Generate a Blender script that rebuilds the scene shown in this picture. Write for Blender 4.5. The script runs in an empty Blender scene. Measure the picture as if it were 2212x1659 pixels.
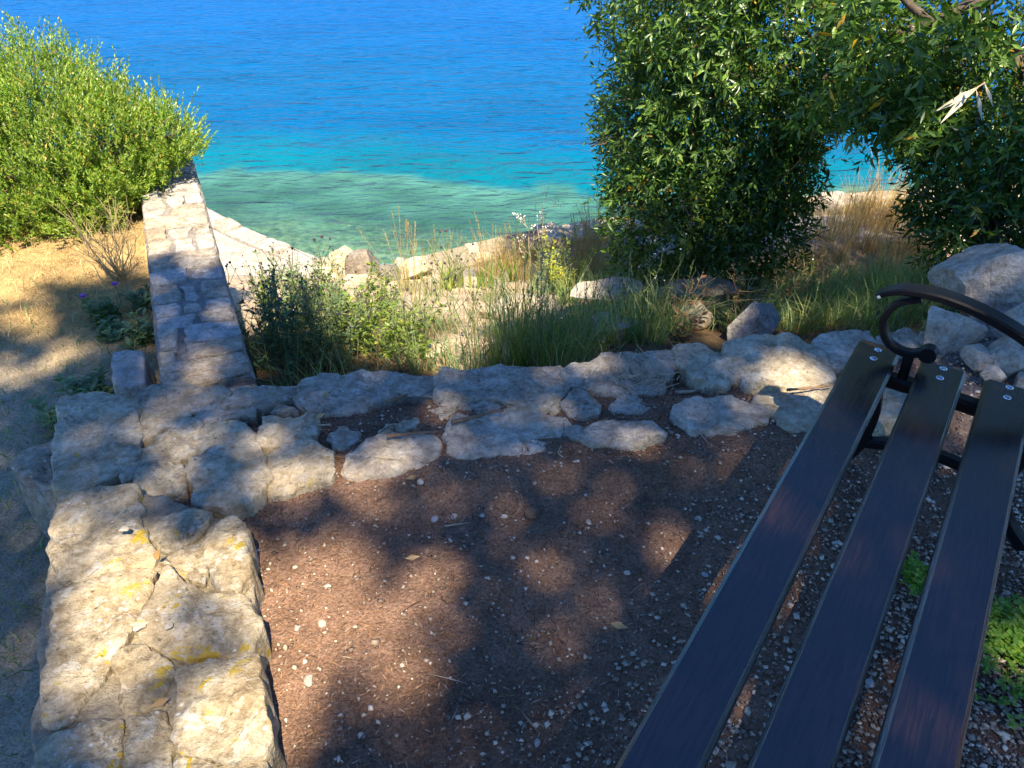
import bpy, math, random
import numpy as np
from mathutils import Vector, Matrix, noise

SEED = 11
random.seed(SEED)
rng = np.random.default_rng(SEED)
scene = bpy.context.scene
COL = scene.collection
PI = math.pi

# ------------------------------------------------------------------ camera
CAM_H = 1.57
PITCH = math.radians(35.0)
FOC = 1661.0                       # focal length in pixels of a 2212 px wide picture
CP, SP = math.cos(PITCH), math.sin(PITCH)


def ray(u, v):
    x = (u - 1106) / FOC
    y = (829.5 - v) / FOC
    return np.array([x, CP + y * SP, -SP + y * CP])


def P(u, v, z):
    d = ray(u, v)
    t = (z - CAM_H) / d[2]
    return np.array([d[0] * t, d[1] * t, z])


def PY(u, v, y):
    d = ray(u, v)
    t = y / d[1]
    return np.array([d[0] * t, y, CAM_H + d[2] * t])


def proj(x, y, z):
    zz = z - CAM_H
    dep = y * CP - zz * SP
    up = y * SP + zz * CP
    dep = np.where(np.abs(dep) < 1e-6, 1e-6, dep)
    return 1106 + FOC * x / dep, 829.5 - FOC * up / dep, dep


cam_d = bpy.data.cameras.new("camera")
cam = bpy.data.objects.new("camera", cam_d)
COL.objects.link(cam)
cam.location = (0, 0, CAM_H)
cam.rotation_euler = (PI / 2 - PITCH, 0, 0)
cam_d.sensor_width = 36
cam_d.lens = 36 * FOC / 2212
cam_d.clip_start = 0.02
cam_d.clip_end = 2000
scene.camera = cam

# ------------------------------------------------------------------ light
SUN_EL = math.radians(57)
to_sun = Vector((0.30, -1.0, 0)).normalized() * math.cos(SUN_EL) + Vector((0, 0, math.sin(SUN_EL)))
S = np.array(to_sun)
sun_d = bpy.data.lights.new("sun", 'SUN')
sun_d.energy = 5.0
sun_d.angle = math.radians(0.6)
sun_d.color = (1.0, 0.87, 0.66)
sun = bpy.data.objects.new("sun", sun_d)
COL.objects.link(sun)
sun.rotation_euler = to_sun.to_track_quat('Z', 'Y').to_euler()
sun.location = (0, -6, 12)

world = bpy.data.worlds.new("World")
scene.world = world
world.use_nodes = True
wn = world.node_tree
bg = wn.nodes["Background"]
sky = wn.nodes.new("ShaderNodeTexSky")
sky.sky_type = 'NISHITA'
sky.sun_disc = False
sky.sun_elevation = SUN_EL
sky.sun_rotation = math.atan2(to_sun.x, to_sun.y)
sky.air_density = 1.0
sky.dust_density = 0.05
sky.ozone_density = 3.5
tint = wn.nodes.new("ShaderNodeMix")
tint.data_type = 'RGBA'; tint.blend_type = 'MULTIPLY'; tint.inputs[0].default_value = 1.0
tint.inputs[7].default_value = (0.54, 0.84, 1.26, 1)
wn.links.new(sky.outputs[0], tint.inputs[6])
wn.links.new(tint.outputs[2], bg.inputs[0])
bg.inputs[1].default_value = 0.074

scene.view_settings.view_transform = 'Standard'
scene.view_settings.look = 'None'
scene.view_settings.exposure = 1.42
scene.view_settings.gamma = 1.0
scene.view_settings.use_curve_mapping = False
scene.render.engine = 'CYCLES'
scene.cycles.sample_clamp_indirect = 4
scene.cycles.sample_clamp_direct = 12
scene.cycles.max_bounces = 6
scene.cycles.transparent_max_bounces = 12
scene.cycles.use_denoising = True


# ------------------------------------------------------------------ object helpers
def mesh_obj(name, verts, faces, mat=None, parent=None, smooth=False, cols=None):
    me = bpy.data.meshes.new(name)
    verts = np.asarray(verts, dtype=np.float32).reshape(-1, 3)
    if isinstance(faces, np.ndarray):
        k = faces.shape[1]
        me.vertices.add(len(verts))
        me.vertices.foreach_set("co", verts.ravel())
        n = len(faces)
        me.loops.add(n * k)
        me.loops.foreach_set("vertex_index", faces.astype(np.int32).ravel())
        me.polygons.add(n)
        me.polygons.foreach_set("loop_start", np.arange(0, n * k, k, dtype=np.int32))
        me.polygons.foreach_set("loop_total", np.full(n, k, dtype=np.int32))
        me.update(calc_edges=True)
        me.validate()
    else:
        me.from_pydata([tuple(v) for v in verts.tolist()], [], faces)
        me.update()
    if smooth:
        me.polygons.foreach_set("use_smooth", np.ones(len(me.polygons), dtype=bool))
    if cols:
        for nm, arr in cols.items():
            a = me.color_attributes.new(nm, 'FLOAT_COLOR', 'POINT')
            a.data.foreach_set("color", np.asarray(arr, dtype=np.float32).ravel())
    if mat:
        me.materials.append(mat)
    o = bpy.data.objects.new(name, me)
    COL.objects.link(o)
    if parent is not None:
        o.parent = parent
    return o


def tag(o, label=None, cat=None, group=None, kind=None):
    if label: o["label"] = label
    if cat: o["category"] = cat
    if group: o["group"] = group
    if kind: o["kind"] = kind
    return o


def thing(name, label, cat, loc=(0, 0, 0), rz=0, group=None):
    o = bpy.data.objects.new(name, None)
    o.empty_display_size = 0.1
    COL.objects.link(o)
    o.location = loc
    o.rotation_euler = (0, 0, rz)
    return tag(o, label, cat, group)


def copy_tree(o, parent=None):
    c = o.copy()
    COL.objects.link(c)
    if parent is not None:
        c.parent = parent
    for ch in list(o.children):
        copy_tree(ch, c)
    return c


class MB:
    def __init__(self):
        self.v = []; self.f = []; self.n = 0

    def add(self, v, f):
        v = np.asarray(v, dtype=float).reshape(-1, 3)
        self.v.append(v)
        self.f += [tuple(int(i) + self.n for i in q) for q in f]
        self.n += len(v)

    def tube(self, pts, r, k=6, cap=True):
        pts = [Vector(p) for p in pts]
        m = len(pts)
        rs = r if hasattr(r, '__len__') else [r] * m
        ring = []
        up = Vector((0.31, 0.17, 0.93))
        for i, p in enumerate(pts):
            t = (pts[min(i + 1, m - 1)] - pts[max(i - 1, 0)]).normalized()
            a = t.cross(up)
            if a.length < 1e-4: a = t.cross(Vector((1, 0, 0)))
            a.normalize(); b = t.cross(a)
            for j in range(k):
                w = 2 * PI * j / k
                ring.append(p + (a * math.cos(w) + b * math.sin(w)) * rs[i])
        f = []
        for i in range(m - 1):
            for j in range(k):
                f.append((i * k + j, i * k + (j + 1) % k, (i + 1) * k + (j + 1) % k, (i + 1) * k + j))
        if cap:
            f.append(tuple(range(k - 1, -1, -1)))
            f.append(tuple((m - 1) * k + j for j in range(k)))
        self.add([tuple(q) for q in ring], f)

    def box(self, c, ax, ay, az):
        c, ax, ay, az = (np.array(q, float) for q in (c, ax, ay, az))
        v = [c + sx * ax + sy * ay + sz * az for sz in (-1, 1) for sy in (-1, 1) for sx in (-1, 1)]
        f = [(0, 2, 3, 1), (4, 5, 7, 6), (0, 1, 5, 4), (2, 6, 7, 3), (0, 4, 6, 2), (1, 3, 7, 5)]
        self.add(v, f)

    def build(self, name, mat, parent=None, smooth=False):
        return mesh_obj(name, np.concatenate(self.v), self.f, mat, parent, smooth)


# ------------------------------------------------------------------ materials
def new_mat(name):
    m = bpy.data.materials.new(name)
    m.use_nodes = True
    nt = m.node_tree
    for n in list(nt.nodes): nt.nodes.remove(n)
    out = nt.nodes.new("ShaderNodeOutputMaterial")
    return m, nt, out


class NT:
    """small node-graph helper"""
    def __init__(self, name):
        self.m, self.nt, self.out = new_mat(name)

    def n(self, typ, **kw):
        nd = self.nt.nodes.new(typ)
        for k, v in kw.items():
            if k.startswith('i_'):
                nd.inputs[int(k[2:])].default_value = v
            else:
                setattr(nd, k, v)
        return nd

    def l(self, a, b): self.nt.links.new(a, b)

    def pos(self):
        return self.n("ShaderNodeNewGeometry").outputs["Position"]

    def noise(self, vec, scale, detail=4, rough=0.55, dist=0.0):
        nd = self.n("ShaderNodeTexNoise")
        nd.inputs["Scale"].default_value = scale
        nd.inputs["Detail"].default_value = detail
        nd.inputs["Roughness"].default_value = rough
        nd.inputs["Distortion"].default_value = dist
        if vec is not None: self.l(vec, nd.inputs["Vector"])
        return nd.outputs["Fac"]

    def voro(self, vec, scale, feature='F1', rand=1.0):
        nd = self.n("ShaderNodeTexVoronoi", feature=feature)
        nd.inputs["Scale"].default_value = scale
        nd.inputs["Randomness"].default_value = rand
        if vec is not None: self.l(vec, nd.inputs["Vector"])
        return nd

    def ramp(self, fac, stops):
        nd = self.n("ShaderNodeValToRGB")
        cr = nd.color_ramp
        while len(cr.elements) < len(stops): cr.elements.new(0.5)
        for e, (p, c) in zip(cr.elements, stops):
            e.position = p
            e.color = (*c, 1) if not np.isscalar(c) else (c, c, c, 1)
        self.l(fac, nd.inputs[0])
        return nd.outputs[0]

    def mix(self, fac, a, b, blend='MIX'):
        nd = self.n("ShaderNodeMix", data_type='RGBA', blend_type=blend)
        for i, q in ((0, fac), (6, a), (7, b)):
            if hasattr(q, 'is_linked') or hasattr(q, 'links'):
                self.l(q, nd.inputs[i])
            elif i == 0:
                nd.inputs[0].default_value = q
            else:
                nd.inputs[i].default_value = (*q, 1)
        return nd.outputs[2]

    def math(self, op, a, b=None):
        nd = self.n("ShaderNodeMath", operation=op)
        for i, q in ((0, a), (1, b)):
            if q is None: continue
            if hasattr(q, 'links'): self.l(q, nd.inputs[i])
            else: nd.inputs[i].default_value = q
        return nd.outputs[0]

    def bump(self, h, strength, dist, normal=None):
        nd = self.n("ShaderNodeBump")
        nd.inputs["Strength"].default_value = strength
        nd.inputs["Distance"].default_value = dist
        self.l(h, nd.inputs["Height"])
        if normal is not None: self.l(normal, nd.inputs["Normal"])
        return nd.outputs[0]

    def principled(self, col, rough=0.9, normal=None, spec=0.3, metal=0.0):
        b = self.n("ShaderNodeBsdfPrincipled")
        if hasattr(col, 'links'): self.l(col, b.inputs["Base Color"])
        else: b.inputs["Base Color"].default_value = (*col, 1)
        if hasattr(rough, 'links'): self.l(rough, b.inputs["Roughness"])
        else: b.inputs["Roughness"].default_value = rough
        b.inputs["Specular IOR Level"].default_value = spec
        b.inputs["Metallic"].default_value = metal
        if normal is not None: self.l(normal, b.inputs["Normal"])
        return b.outputs[0]

    def done(self, sh):
        self.l(sh, self.out.inputs[0])
        return self.m


def stone_mat(name, dark, mid, light, lichen=0.5, white=0.5, yellow=(0.42, 0.29, 0.02), pits=0.5, crack=0.3, lth=0.66):
    t = NT(name)
    p = t.pos()
    a = t.noise(p, 9, 6, 0.62)
    b = t.noise(p, 70, 4, 0.65)
    f = t.math('ADD', t.math('MULTIPLY', a, 0.62), t.math('MULTIPLY', b, 0.38))
    col = t.ramp(f, [(0.33, dark), (0.50, mid), (0.66, light)])
    mo = t.noise(p, 30, 5, 0.75)
    col = t.mix(1.0, col, t.ramp(mo, [(0.34, (0.62, 0.58, 0.50)), (0.50, (1.0, 1.0, 1.0)), (0.64, (1.25, 1.25, 1.22))]), 'MULTIPLY')
    # white crusty lichen specks
    vd = t.voro(p, 46)
    wmask = t.ramp(vd.outputs["Distance"], [(0.13, 1.0), (0.24, 0.0)])
    wsel = t.ramp(t.noise(p, 13, 3), [(0.50, 0.0), (0.60, 1.0)])
    wm = t.math('MULTIPLY', t.math('MULTIPLY', wmask, wsel), white)
    col = t.mix(wm, col, (0.62, 0.60, 0.54))
    # pale crusty blotches
    bl = t.noise(p, 21, 6, 0.75, 0.3)
    bm = t.math('MULTIPLY', t.ramp(bl, [(0.55, 0.0), (0.60, 1.0)]), 0.55 * white)
    col = t.mix(bm, col, (0.56, 0.54, 0.48))
    db = t.noise(p, 24, 6, 0.78, 0.2)
    dm = t.math('MULTIPLY', t.ramp(db, [(0.57, 0.0), (0.63, 1.0)]), 0.55)
    col = t.mix(dm, col, tuple(c * 0.75 for c in dark))
    # black dots / pits
    pd = t.voro(p, 33)
    pm = t.math('MULTIPLY', t.ramp(pd.outputs["Distance"], [(0.07, 1.0), (0.15, 0.0)]), pits)
    col = t.mix(pm, col, tuple(c * 0.3 for c in dark))
    # yellow lichen rosettes
    yn = t.noise(p, 7.5, 6, 0.72, 0.3)
    ym = t.math('MULTIPLY', t.ramp(yn, [(lth, 0.0), (lth + 0.025, 1.0)]), lichen)
    col = t.mix(ym, col, yellow)
    # warm stain
    sn = t.ramp(t.noise(p, 4, 3), [(0.45, 0.0), (0.7, 0.6)])
    col = t.mix(t.math('MULTIPLY', sn, 0.6), col, tuple(c * k for c, k in zip(mid, (1.15, 0.92, 0.62))))
    cr = t.voro(p, 7.0, 'DISTANCE_TO_EDGE')
    crm = t.ramp(cr.outputs["Distance"], [(0.0, 0.0), (0.025, 1.0)])
    crm2 = t.math('ADD', t.math('MULTIPLY', crm, crack), 1 - crack)
    h = t.math('ADD', t.math('MULTIPLY', a, 1.0), t.math('MULTIPLY', b, 0.55))
    h = t.math('ADD', h, t.math('MULTIPLY', t.noise(p, 220, 3), 0.25))
    h = t.math('SUBTRACT', h, t.math('MULTIPLY', pm, 0.35))
    h = t.math('ADD', h, t.math('MULTIPLY', crm2, 0.35))
    h = t.math('ADD', h, t.math('MULTIPLY', mo, 0.5))
    nrm = t.bump(h, 0.85, 0.015)
    return t.done(t.principled(col, 0.92, nrm, 0.2))


M = {}
M['stone_warm'] = stone_mat("warm limestone", (0.22, 0.175, 0.115), (0.43, 0.36, 0.25), (0.62, 0.55, 0.42), 1.0, 0.8)
M['stone_block'] = stone_mat("lichened block", (0.17, 0.135, 0.085), (0.36, 0.295, 0.195), (0.54, 0.465, 0.335), 0.9, 0.95, lth=0.60)
M['stone_grey'] = stone_mat("grey limestone", (0.19, 0.155, 0.115), (0.35, 0.295, 0.225), (0.50, 0.44, 0.355), 0.6, 0.8)
M['stone_wall'] = stone_mat("wall limestone", (0.25, 0.225, 0.20), (0.41, 0.38, 0.345), (0.56, 0.53, 0.49), 0.0, 0.35, pits=0.4)
M['stone_white'] = stone_mat("white limestone", (0.24, 0.20, 0.155), (0.43, 0.37, 0.295), (0.58, 0.525, 0.44), 0.0, 0.3, pits=0.2, crack=0.5)
M['stone_shore'] = stone_mat("shore limestone", (0.36, 0.27, 0.18), (0.56, 0.46, 0.33), (0.70, 0.62, 0.50), 0.0, 0.2, pits=0.4)
M['stone_shore_grey'] = stone_mat("dark shore rock", (0.13, 0.115, 0.10), (0.22, 0.195, 0.17), (0.33, 0.30, 0.27), 0.0, 0.25, pits=0.4)


def mortar_mat(name, c1, c2):
    t = NT(name)
    p = t.pos()
    a = t.noise(p, 28, 6, 0.7)
    b = t.voro(p, 90).outputs["Distance"]
    col = t.ramp(a, [(0.3, c1), (0.7, c2)])
    h = t.math('ADD', a, t.math('MULTIPLY', t.noise(p, 110, 4, 0.7), 0.7))
    sc = t.ramp(b, [(0.10, 0.75), (0.30, 1.05)])
    col = t.mix(1.0, col, sc, 'MULTIPLY')
    return t.done(t.principled(col, 0.95, t.bump(h, 1.0, 0.014), 0.15))


M['mortar'] = mortar_mat("mortar", (0.16, 0.14, 0.12), (0.40, 0.365, 0.32))
M['mortar_warm'] = mortar_mat("earthy mortar", (0.20, 0.16, 0.11), (0.46, 0.39, 0.28))


def ground_mat():
    t = NT("ground")
    p = t.pos()
    att = t.n("ShaderNodeVertexColor", layer_name="Col").outputs[0]
    a = t.noise(p, 14, 6, 0.7)
    b = t.noise(p, 130, 5, 0.75)
    c = t.noise(p, 2.2, 3, 0.5)
    k = t.ramp(a, [(0.25, 0.62), (0.75, 1.42)])
    col = t.mix(1.0, att, k, 'MULTIPLY')
    k2 = t.ramp(b, [(0.32, 0.45), (0.68, 1.65)])
    col = t.mix(1.0, col, k2, 'MULTIPLY')
    k3 = t.ramp(c, [(0.3, 0.8), (0.7, 1.2)])
    col = t.mix(1.0, col, k3, 'MULTIPLY')
    v = t.voro(p, 120)
    sp = t.ramp(v.outputs["Distance"], [(0.12, 1.0), (0.2, 0.0)])
    ssel = t.ramp(t.noise(p, 37, 2), [(0.55, 0.0), (0.62, 0.8)])
    col = t.mix(t.math('MULTIPLY', sp, ssel), col, (0.40, 0.34, 0.28))
    h = t.math('ADD', t.math('MULTIPLY', a, 0.7), t.math('MULTIPLY', b, 0.6))
    return t.done(t.principled(col, 0.97, t.bump(h, 1.0, 0.035), 0.1))


M['ground'] = ground_mat()


def seabed_mat():
    t = NT("seabed")
    p = t.pos()
    a = t.noise(p, 2.2, 6, 0.65)
    v = t.voro(p, 5.0)
    v2 = t.noise(p, 9, 5, 0.7)
    col = t.ramp(a, [(0.3, (0.26, 0.25, 0.17)), (0.48, (0.50, 0.47, 0.34)), (0.7, (0.72, 0.66, 0.50))])
    k = t.ramp(v2, [(0.35, 0.4), (0.65, 1.5)])
    col = t.mix(1.0, col, k, 'MULTIPLY')
    dk = t.ramp(v.outputs["Distance"], [(0.1, 0.55), (0.45, 1.1)])
    col = t.mix(1.0, col, dk, 'MULTIPLY')
    return t.done(t.principled(col, 0.95, t.bump(v2, 0.8, 0.08), 0.1))


M['seabed'] = seabed_mat()


def water_mat():
    t = NT("sea water")
    p = t.pos()
    mp = t.n("ShaderNodeMapping"); t.l(p, mp.inputs[0])
    mp.inputs["Rotation"].default_value = (0, 0, math.radians(-30)); mp.inputs["Scale"].default_value = (0.34, 1.0, 1)
    mp2 = t.n("ShaderNodeMapping"); t.l(p, mp2.inputs[0])
    mp2.inputs["Rotation"].default_value = (0, 0, math.radians(40)); mp2.inputs["Scale"].default_value = (0.42, 1.0, 1)
    n1 = t.noise(mp.outputs[0], 4.8, 3, 0.5, 0.6)
    n2 = t.noise(mp2.outputs[0], 6.2, 3, 0.5, 0.5)
    n3 = t.noise(mp.outputs[0], 1.1, 2, 0.5)
    h = t.math('ADD', t.math('MULTIPLY', n1, 1.0), t.math('MULTIPLY', n2, 0.8))
    h = t.math('ADD', h, t.math('MULTIPLY', n3, 1.2))
    nrm = t.bump(h, 1.0, 0.09)
    col = t.n("ShaderNodeVertexColor", layer_name="Col").outputs[0]
    opn = t.n("ShaderNodeVertexColor", layer_name="Opac")
    dif = t.n("ShaderNodeBsdfDiffuse"); t.l(col, dif.inputs[0]); t.l(t.bump(h, 1.0, 0.24), dif.inputs[2])
    tr = t.n("ShaderNodeBsdfTransparent")
    tr.inputs[0].default_value = (0.70, 0.96, 0.90, 1)
    m1 = t.n("ShaderNodeMixShader")
    wob = t.ramp(h, [(0.30, 0.78), (0.70, 1.2)])
    sep = t.n("ShaderNodeSeparateColor"); t.l(opn.outputs[0], sep.inputs[0])
    op = t.math('MULTIPLY', sep.outputs[0], 1.0)
    mxc = t.n("ShaderNodeMath", operation='MULTIPLY_ADD'); mxc.use_clamp = True
    t.l(op, mxc.inputs[0]); mxc.inputs[1].default_value = 1.0; mxc.inputs[2].default_value = 0.0
    t.l(mxc.outputs[0], m1.inputs[0]); t.l(tr.outputs[0], m1.inputs[1]); t.l(dif.outputs[0], m1.inputs[2])
    gl = t.n("ShaderNodeBsdfGlossy"); gl.inputs["Roughness"].default_value = 0.16
    t.l(nrm, gl.inputs["Normal"])
    fr = t.n("ShaderNodeFresnel"); fr.inputs[0].default_value = 1.333; t.l(nrm, fr.inputs[1])
    m2 = t.n("ShaderNodeMixShader")
    t.l(t.math('MULTIPLY', fr.outputs[0], 0.32), m2.inputs[0]); t.l(m1.outputs[0], m2.inputs[1]); t.l(gl.outputs[0], m2.inputs[2])
    return t.done(m2.outputs[0])


M['water'] = water_mat()


def leaf_mat(name, stops, transl=0.35, gloss=0.08, rough=0.35, tcol=None):
    """stops: colours along the random-per-leaf value"""
    t = NT(name)
    g = t.n("ShaderNodeNewGeometry")
    r = g.outputs["Random Per Island"]
    col = t.ramp(r, stops)
    big = t.noise(g.outputs["Position"], 3.5, 2)
    col = t.mix(1.0, col, t.ramp(big, [(0.3, 0.75), (0.7, 1.25)]), 'MULTIPLY')
    d = t.n("ShaderNodeBsdfDiffuse"); t.l(col, d.inputs[0])
    tl = t.n("ShaderNodeBsdfTranslucent")
    tc = t.mix(1.0, col, tcol or (1.5, 1.5, 0.6), 'MULTIPLY'); t.l(tc, tl.inputs[0])
    m1 = t.n("ShaderNodeMixShader"); m1.inputs[0].default_value = transl
    t.l(d.outputs[0], m1.inputs[1]); t.l(tl.outputs[0], m1.inputs[2])
    gl = t.n("ShaderNodeBsdfGlossy"); gl.inputs["Roughness"].default_value = rough
    m2 = t.n("ShaderNodeMixShader"); m2.inputs[0].default_value = gloss
    t.l(m1.outputs[0], m2.inputs[1]); t.l(gl.outputs[0], m2.inputs[2])
    return t.done(m2.outputs[0])


M['laurel'] = leaf_mat("broad evergreen leaf", [(0.0, (0.030, 0.070, 0.016)), (0.5, (0.065, 0.145, 0.022)), (0.85, (0.14, 0.25, 0.035)), (0.985, (0.20, 0.30, 0.05)), (0.992, (0.50, 0.28, 0.02))], 0.30, 0.045, 0.38)
M['rosemary'] = leaf_mat("rosemary needle", [(0.0, (0.10, 0.19, 0.02)), (0.5, (0.19, 0.31, 0.03)), (0.93, (0.32, 0.42, 0.06)), (0.97, (0.55, 0.38, 0.08))], 0.35, 0.04, 0.45)
M['pine'] = leaf_mat("shade tree leaf", [(0.0, (0.03, 0.06, 0.02)), (1.0, (0.06, 0.10, 0.03))], 0.12, 0.03, 0.5)
M['grass_green'] = leaf_mat("green grass", [(0.0, (0.10, 0.19, 0.06)), (0.6, (0.20, 0.31, 0.11)), (0.85, (0.34, 0.39, 0.15)), (1.0, (0.52, 0.43, 0.20))], 0.35, 0.05, 0.45)
M['grass_gold'] = leaf_mat("golden dry grass", [(0.0, (0.34, 0.22, 0.07)), (0.5, (0.50, 0.35, 0.13)), (0.8, (0.62, 0.48, 0.22)), (1.0, (0.30, 0.30, 0.08))], 0.35, 0.04, 0.5, (1.1, 1.0, 0.7))
M['grass_dry'] = leaf_mat("dry lawn", [(0.0, (0.42, 0.28, 0.11)), (0.5, (0.58, 0.42, 0.19)), (0.9, (0.74, 0.58, 0.32)), (1.0, (0.32, 0.32, 0.12))], 0.25, 0.03, 0.5, (1.1, 1.0, 0.7))
M['weed_dark'] = leaf_mat("dark weed leaf", [(0.0, (0.09, 0.165, 0.08)), (0.7, (0.16, 0.26, 0.11)), (1.0, (0.29, 0.35, 0.15))], 0.35, 0.05, 0.45)
M['weed_lime'] = leaf_mat("lime weed leaf", [(0.0, (0.12, 0.20, 0.035)), (0.7, (0.24, 0.34, 0.05)), (1.0, (0.42, 0.42, 0.09))], 0.45, 0.04, 0.45)
M['shrub_yellow'] = leaf_mat("yellow green shrub leaf", [(0.0, (0.26, 0.36, 0.03)), (0.7, (0.48, 0.50, 0.05)), (1.0, (0.62, 0.50, 0.08))], 0.4, 0.04, 0.45)
M['clover'] = leaf_mat("clover leaf", [(0.0, (0.09, 0.22, 0.02)), (0.7, (0.20, 0.38, 0.04)), (1.0, (0.36, 0.44, 0.08))], 0.4, 0.04, 0.45)
M['litter'] = leaf_mat("dry needles", [(0.0, (0.07, 0.04, 0.025)), (0.5, (0.20, 0.10, 0.05)), (0.85, (0.34, 0.19, 0.09)), (1.0, (0.42, 0.34, 0.25))], 0.05, 0.03, 0.5, (1, 1, 1))
M['gravel'] = leaf_mat("gravel", [(0.0, (0.12, 0.085, 0.065)), (0.35, (0.28, 0.21, 0.155)), (0.75, (0.44, 0.35, 0.255)), (1.0, (0.66, 0.56, 0.44))], 0.0, 0.02, 0.6, (1, 1, 1))
M['orange_leaf'] = leaf_mat("orange dry leaf", [(0.0, (0.45, 0.24, 0.08)), (1.0, (0.60, 0.38, 0.14))], 0.2, 0.05, 0.4, (1, 1, 1))


def plain(name, col, rough=0.8, var=0.25, scale=40, spec=0.3, metal=0.0, bump=0.3, bd=0.004):
    t = NT(name)
    p = t.pos()
    a = t.noise(p, scale, 5, 0.65)
    c = t.mix(1.0, col, t.ramp(a, [(0.3, 1 - var), (0.7, 1 + var)]), 'MULTIPLY')
    return t.done(t.principled(c, rough, t.bump(a, bump, bd), spec, metal))


M['bark'] = plain("bark", (0.11, 0.085, 0.065), 0.95, 0.45, 30, 0.2, bump=1.0, bd=0.012)
M['twig'] = plain("dry twig", (0.20, 0.125, 0.075), 0.9, 0.35, 60)
M['twig_pale'] = plain("pale dry twig", (0.42, 0.33, 0.22), 0.9, 0.3, 60)
M['stem'] = plain("green stem", (0.16, 0.19, 0.07), 0.7, 0.3, 60)
M['stem_dry'] = plain("dry stem", (0.36, 0.27, 0.13), 0.8, 0.3, 60)
M['seed_dark'] = plain("dark seed head", (0.075, 0.06, 0.065), 0.9, 0.3, 90)
M['seed_white'] = plain("white fluff", (0.72, 0.70, 0.66), 0.95, 0.1, 90)
M['petal_purple'] = plain("purple petal", (0.42, 0.12, 0.48), 0.6, 0.2, 60)
M['pebble'] = plain("pale pebble", (0.46, 0.40, 0.31), 0.85, 0.3, 60)
M['pebble_grey'] = plain("grey pebble", (0.33, 0.31, 0.29), 0.85, 0.22, 60)
M['iron'] = plain("black painted iron", (0.006, 0.0065, 0.008), 0.36, 0.2, 150, 0.22, bump=0.25, bd=0.0015)
M['steel'] = plain("steel bolt", (0.62, 0.62, 0.62), 0.22, 0.08, 200, 0.5, 1.0, bump=0.05)
M['chip'] = plain("bare chipped metal", (0.55, 0.54, 0.52), 0.6, 0.2, 200)


def plank_mat():
    t = NT("dark stained wood")
    tc = t.n("ShaderNodeTexCoord")
    mp = t.n("ShaderNodeMapping"); t.l(tc.outputs["Object"], mp.inputs[0])
    mp.inputs["Scale"].default_value = (9.0, 0.55, 9.0)          # grain runs along the local y axis
    mp.inputs["Rotation"].default_value = (0, 0, math.radians(1.5))
    w = t.noise(mp.outputs[0], 20, 3, 0.6, 0.35)
    n = t.noise(mp.outputs[0], 4, 3, 0.6)
    sm = t.noise(tc.outputs["Object"], 3.0, 3, 0.5)
    col = t.ramp(w, [(0.38, (0.008, 0.005, 0.005)), (0.60, (0.030, 0.015, 0.012))])
    rough = t.ramp(t.math('ADD', t.math('MULTIPLY', sm, 0.6), t.math('MULTIPLY', n, 0.4)), [(0.35, 0.20), (0.65, 0.33)])
    h = t.math('ADD', t.math('MULTIPLY', w, 1.0), t.math('MULTIPLY', n, 0.3))
    b = t.principled(col, rough, t.bump(h, 0.35, 0.0022), 0.5)
    b.node.inputs['IOR'].default_value = 1.82
    return t.done(b)


M['plank'] = plank_mat()

# ------------------------------------------------------------------ terrain
STONE_X = [-1.6, -1.45, -1.09, -0.69, -0.25, 0.15, 0.56, 1.0, 1.27, 2.0, 4.0]
STONE_Y = [1.95, 1.97, 2.08, 2.08, 2.16, 2.19, 2.25, 2.36, 2.42, 2.75, 3.2]
SHORE = np.array([(-14, 18), (-6, 10.9), (-3.6, 8.75), (-2.82, 8.02), (-2.03, 7.42), (-1.52, 7.30), (-1.09, 7.36), (-0.72, 7.6),
                  (-0.03, 8.0), (0.76, 8.4), (3.91, 9.3), (5.5, 9.55), (12, 10.5), (40, 12)])
WALL_A = np.array([-1.223, 2.534])      # centre of the near end of the receding wall
WALL_D = np.array([-0.3985, 0.9172])    # its direction
WALL_W = 0.36
WALL_L = 3.05
WALL_Z = -0.20


def smooth(e0, e1, x):
    t = np.clip((x - e0) / (e1 - e0), 0, 1)
    return t * t * (3 - 2 * t)


GY = [1.5, 2.3, 3.0, 4.0, 5.0, 6.0, 7.0, 9, 60]
GZ = [-0.48, -0.5, -0.62, -0.90, -1.28, -1.66, -2.0, -2.03, -2.03]


def vnoise(x, y, s, seed=0):
    """cheap smooth value noise, vectorised"""
    xs, ys = np.asarray(x) * s + seed * 17.3, np.asarray(y) * s + seed * 5.1
    xi, yi = np.floor(xs).astype(int), np.floor(ys).astype(int)
    fx, fy = xs - xi, ys - yi
    fx, fy = fx * fx * (3 - 2 * fx), fy * fy * (3 - 2 * fy)

    def h(a, b):
        n = (a * 374761393 + b * 668265263 + seed * 974634) & 0x7fffffff
        n = ((n ^ (n >> 13)) * 1274126177) & 0x7fffffff
        return ((n ^ (n >> 16)) & 0xffff) / 65535.0
    return (h(xi, yi) * (1 - fx) + h(xi + 1, yi) * fx) * (1 - fy) + (h(xi, yi + 1) * (1 - fx) + h(xi + 1, yi + 1) * fx) * fy


def regions(x, y):
    ys = np.interp(x, STONE_X, STONE_Y)
    xl = -0.90 - (y - 0.8) * 0.42
    terr = smooth(0.02, -0.10, y - ys) * smooth(-0.14, -0.02, x - xl)
    wx = (x - WALL_A[0]) * 0.9172 + (y - WALL_A[1]) * 0.3985          # signed distance to the wall's centre line
    left = np.where(y < 2.25, 1 - smooth(-0.14, -0.02, x - xl), smooth(0.06, -0.06, wx))
    left = left * smooth(6.2, 5.7, y + 0.12 * (x + 2.2))
    shore = np.interp(x, SHORE[:, 0], SHORE[:, 1]) - y                 # >0 on land
    return terr, left, shore, ys


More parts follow.
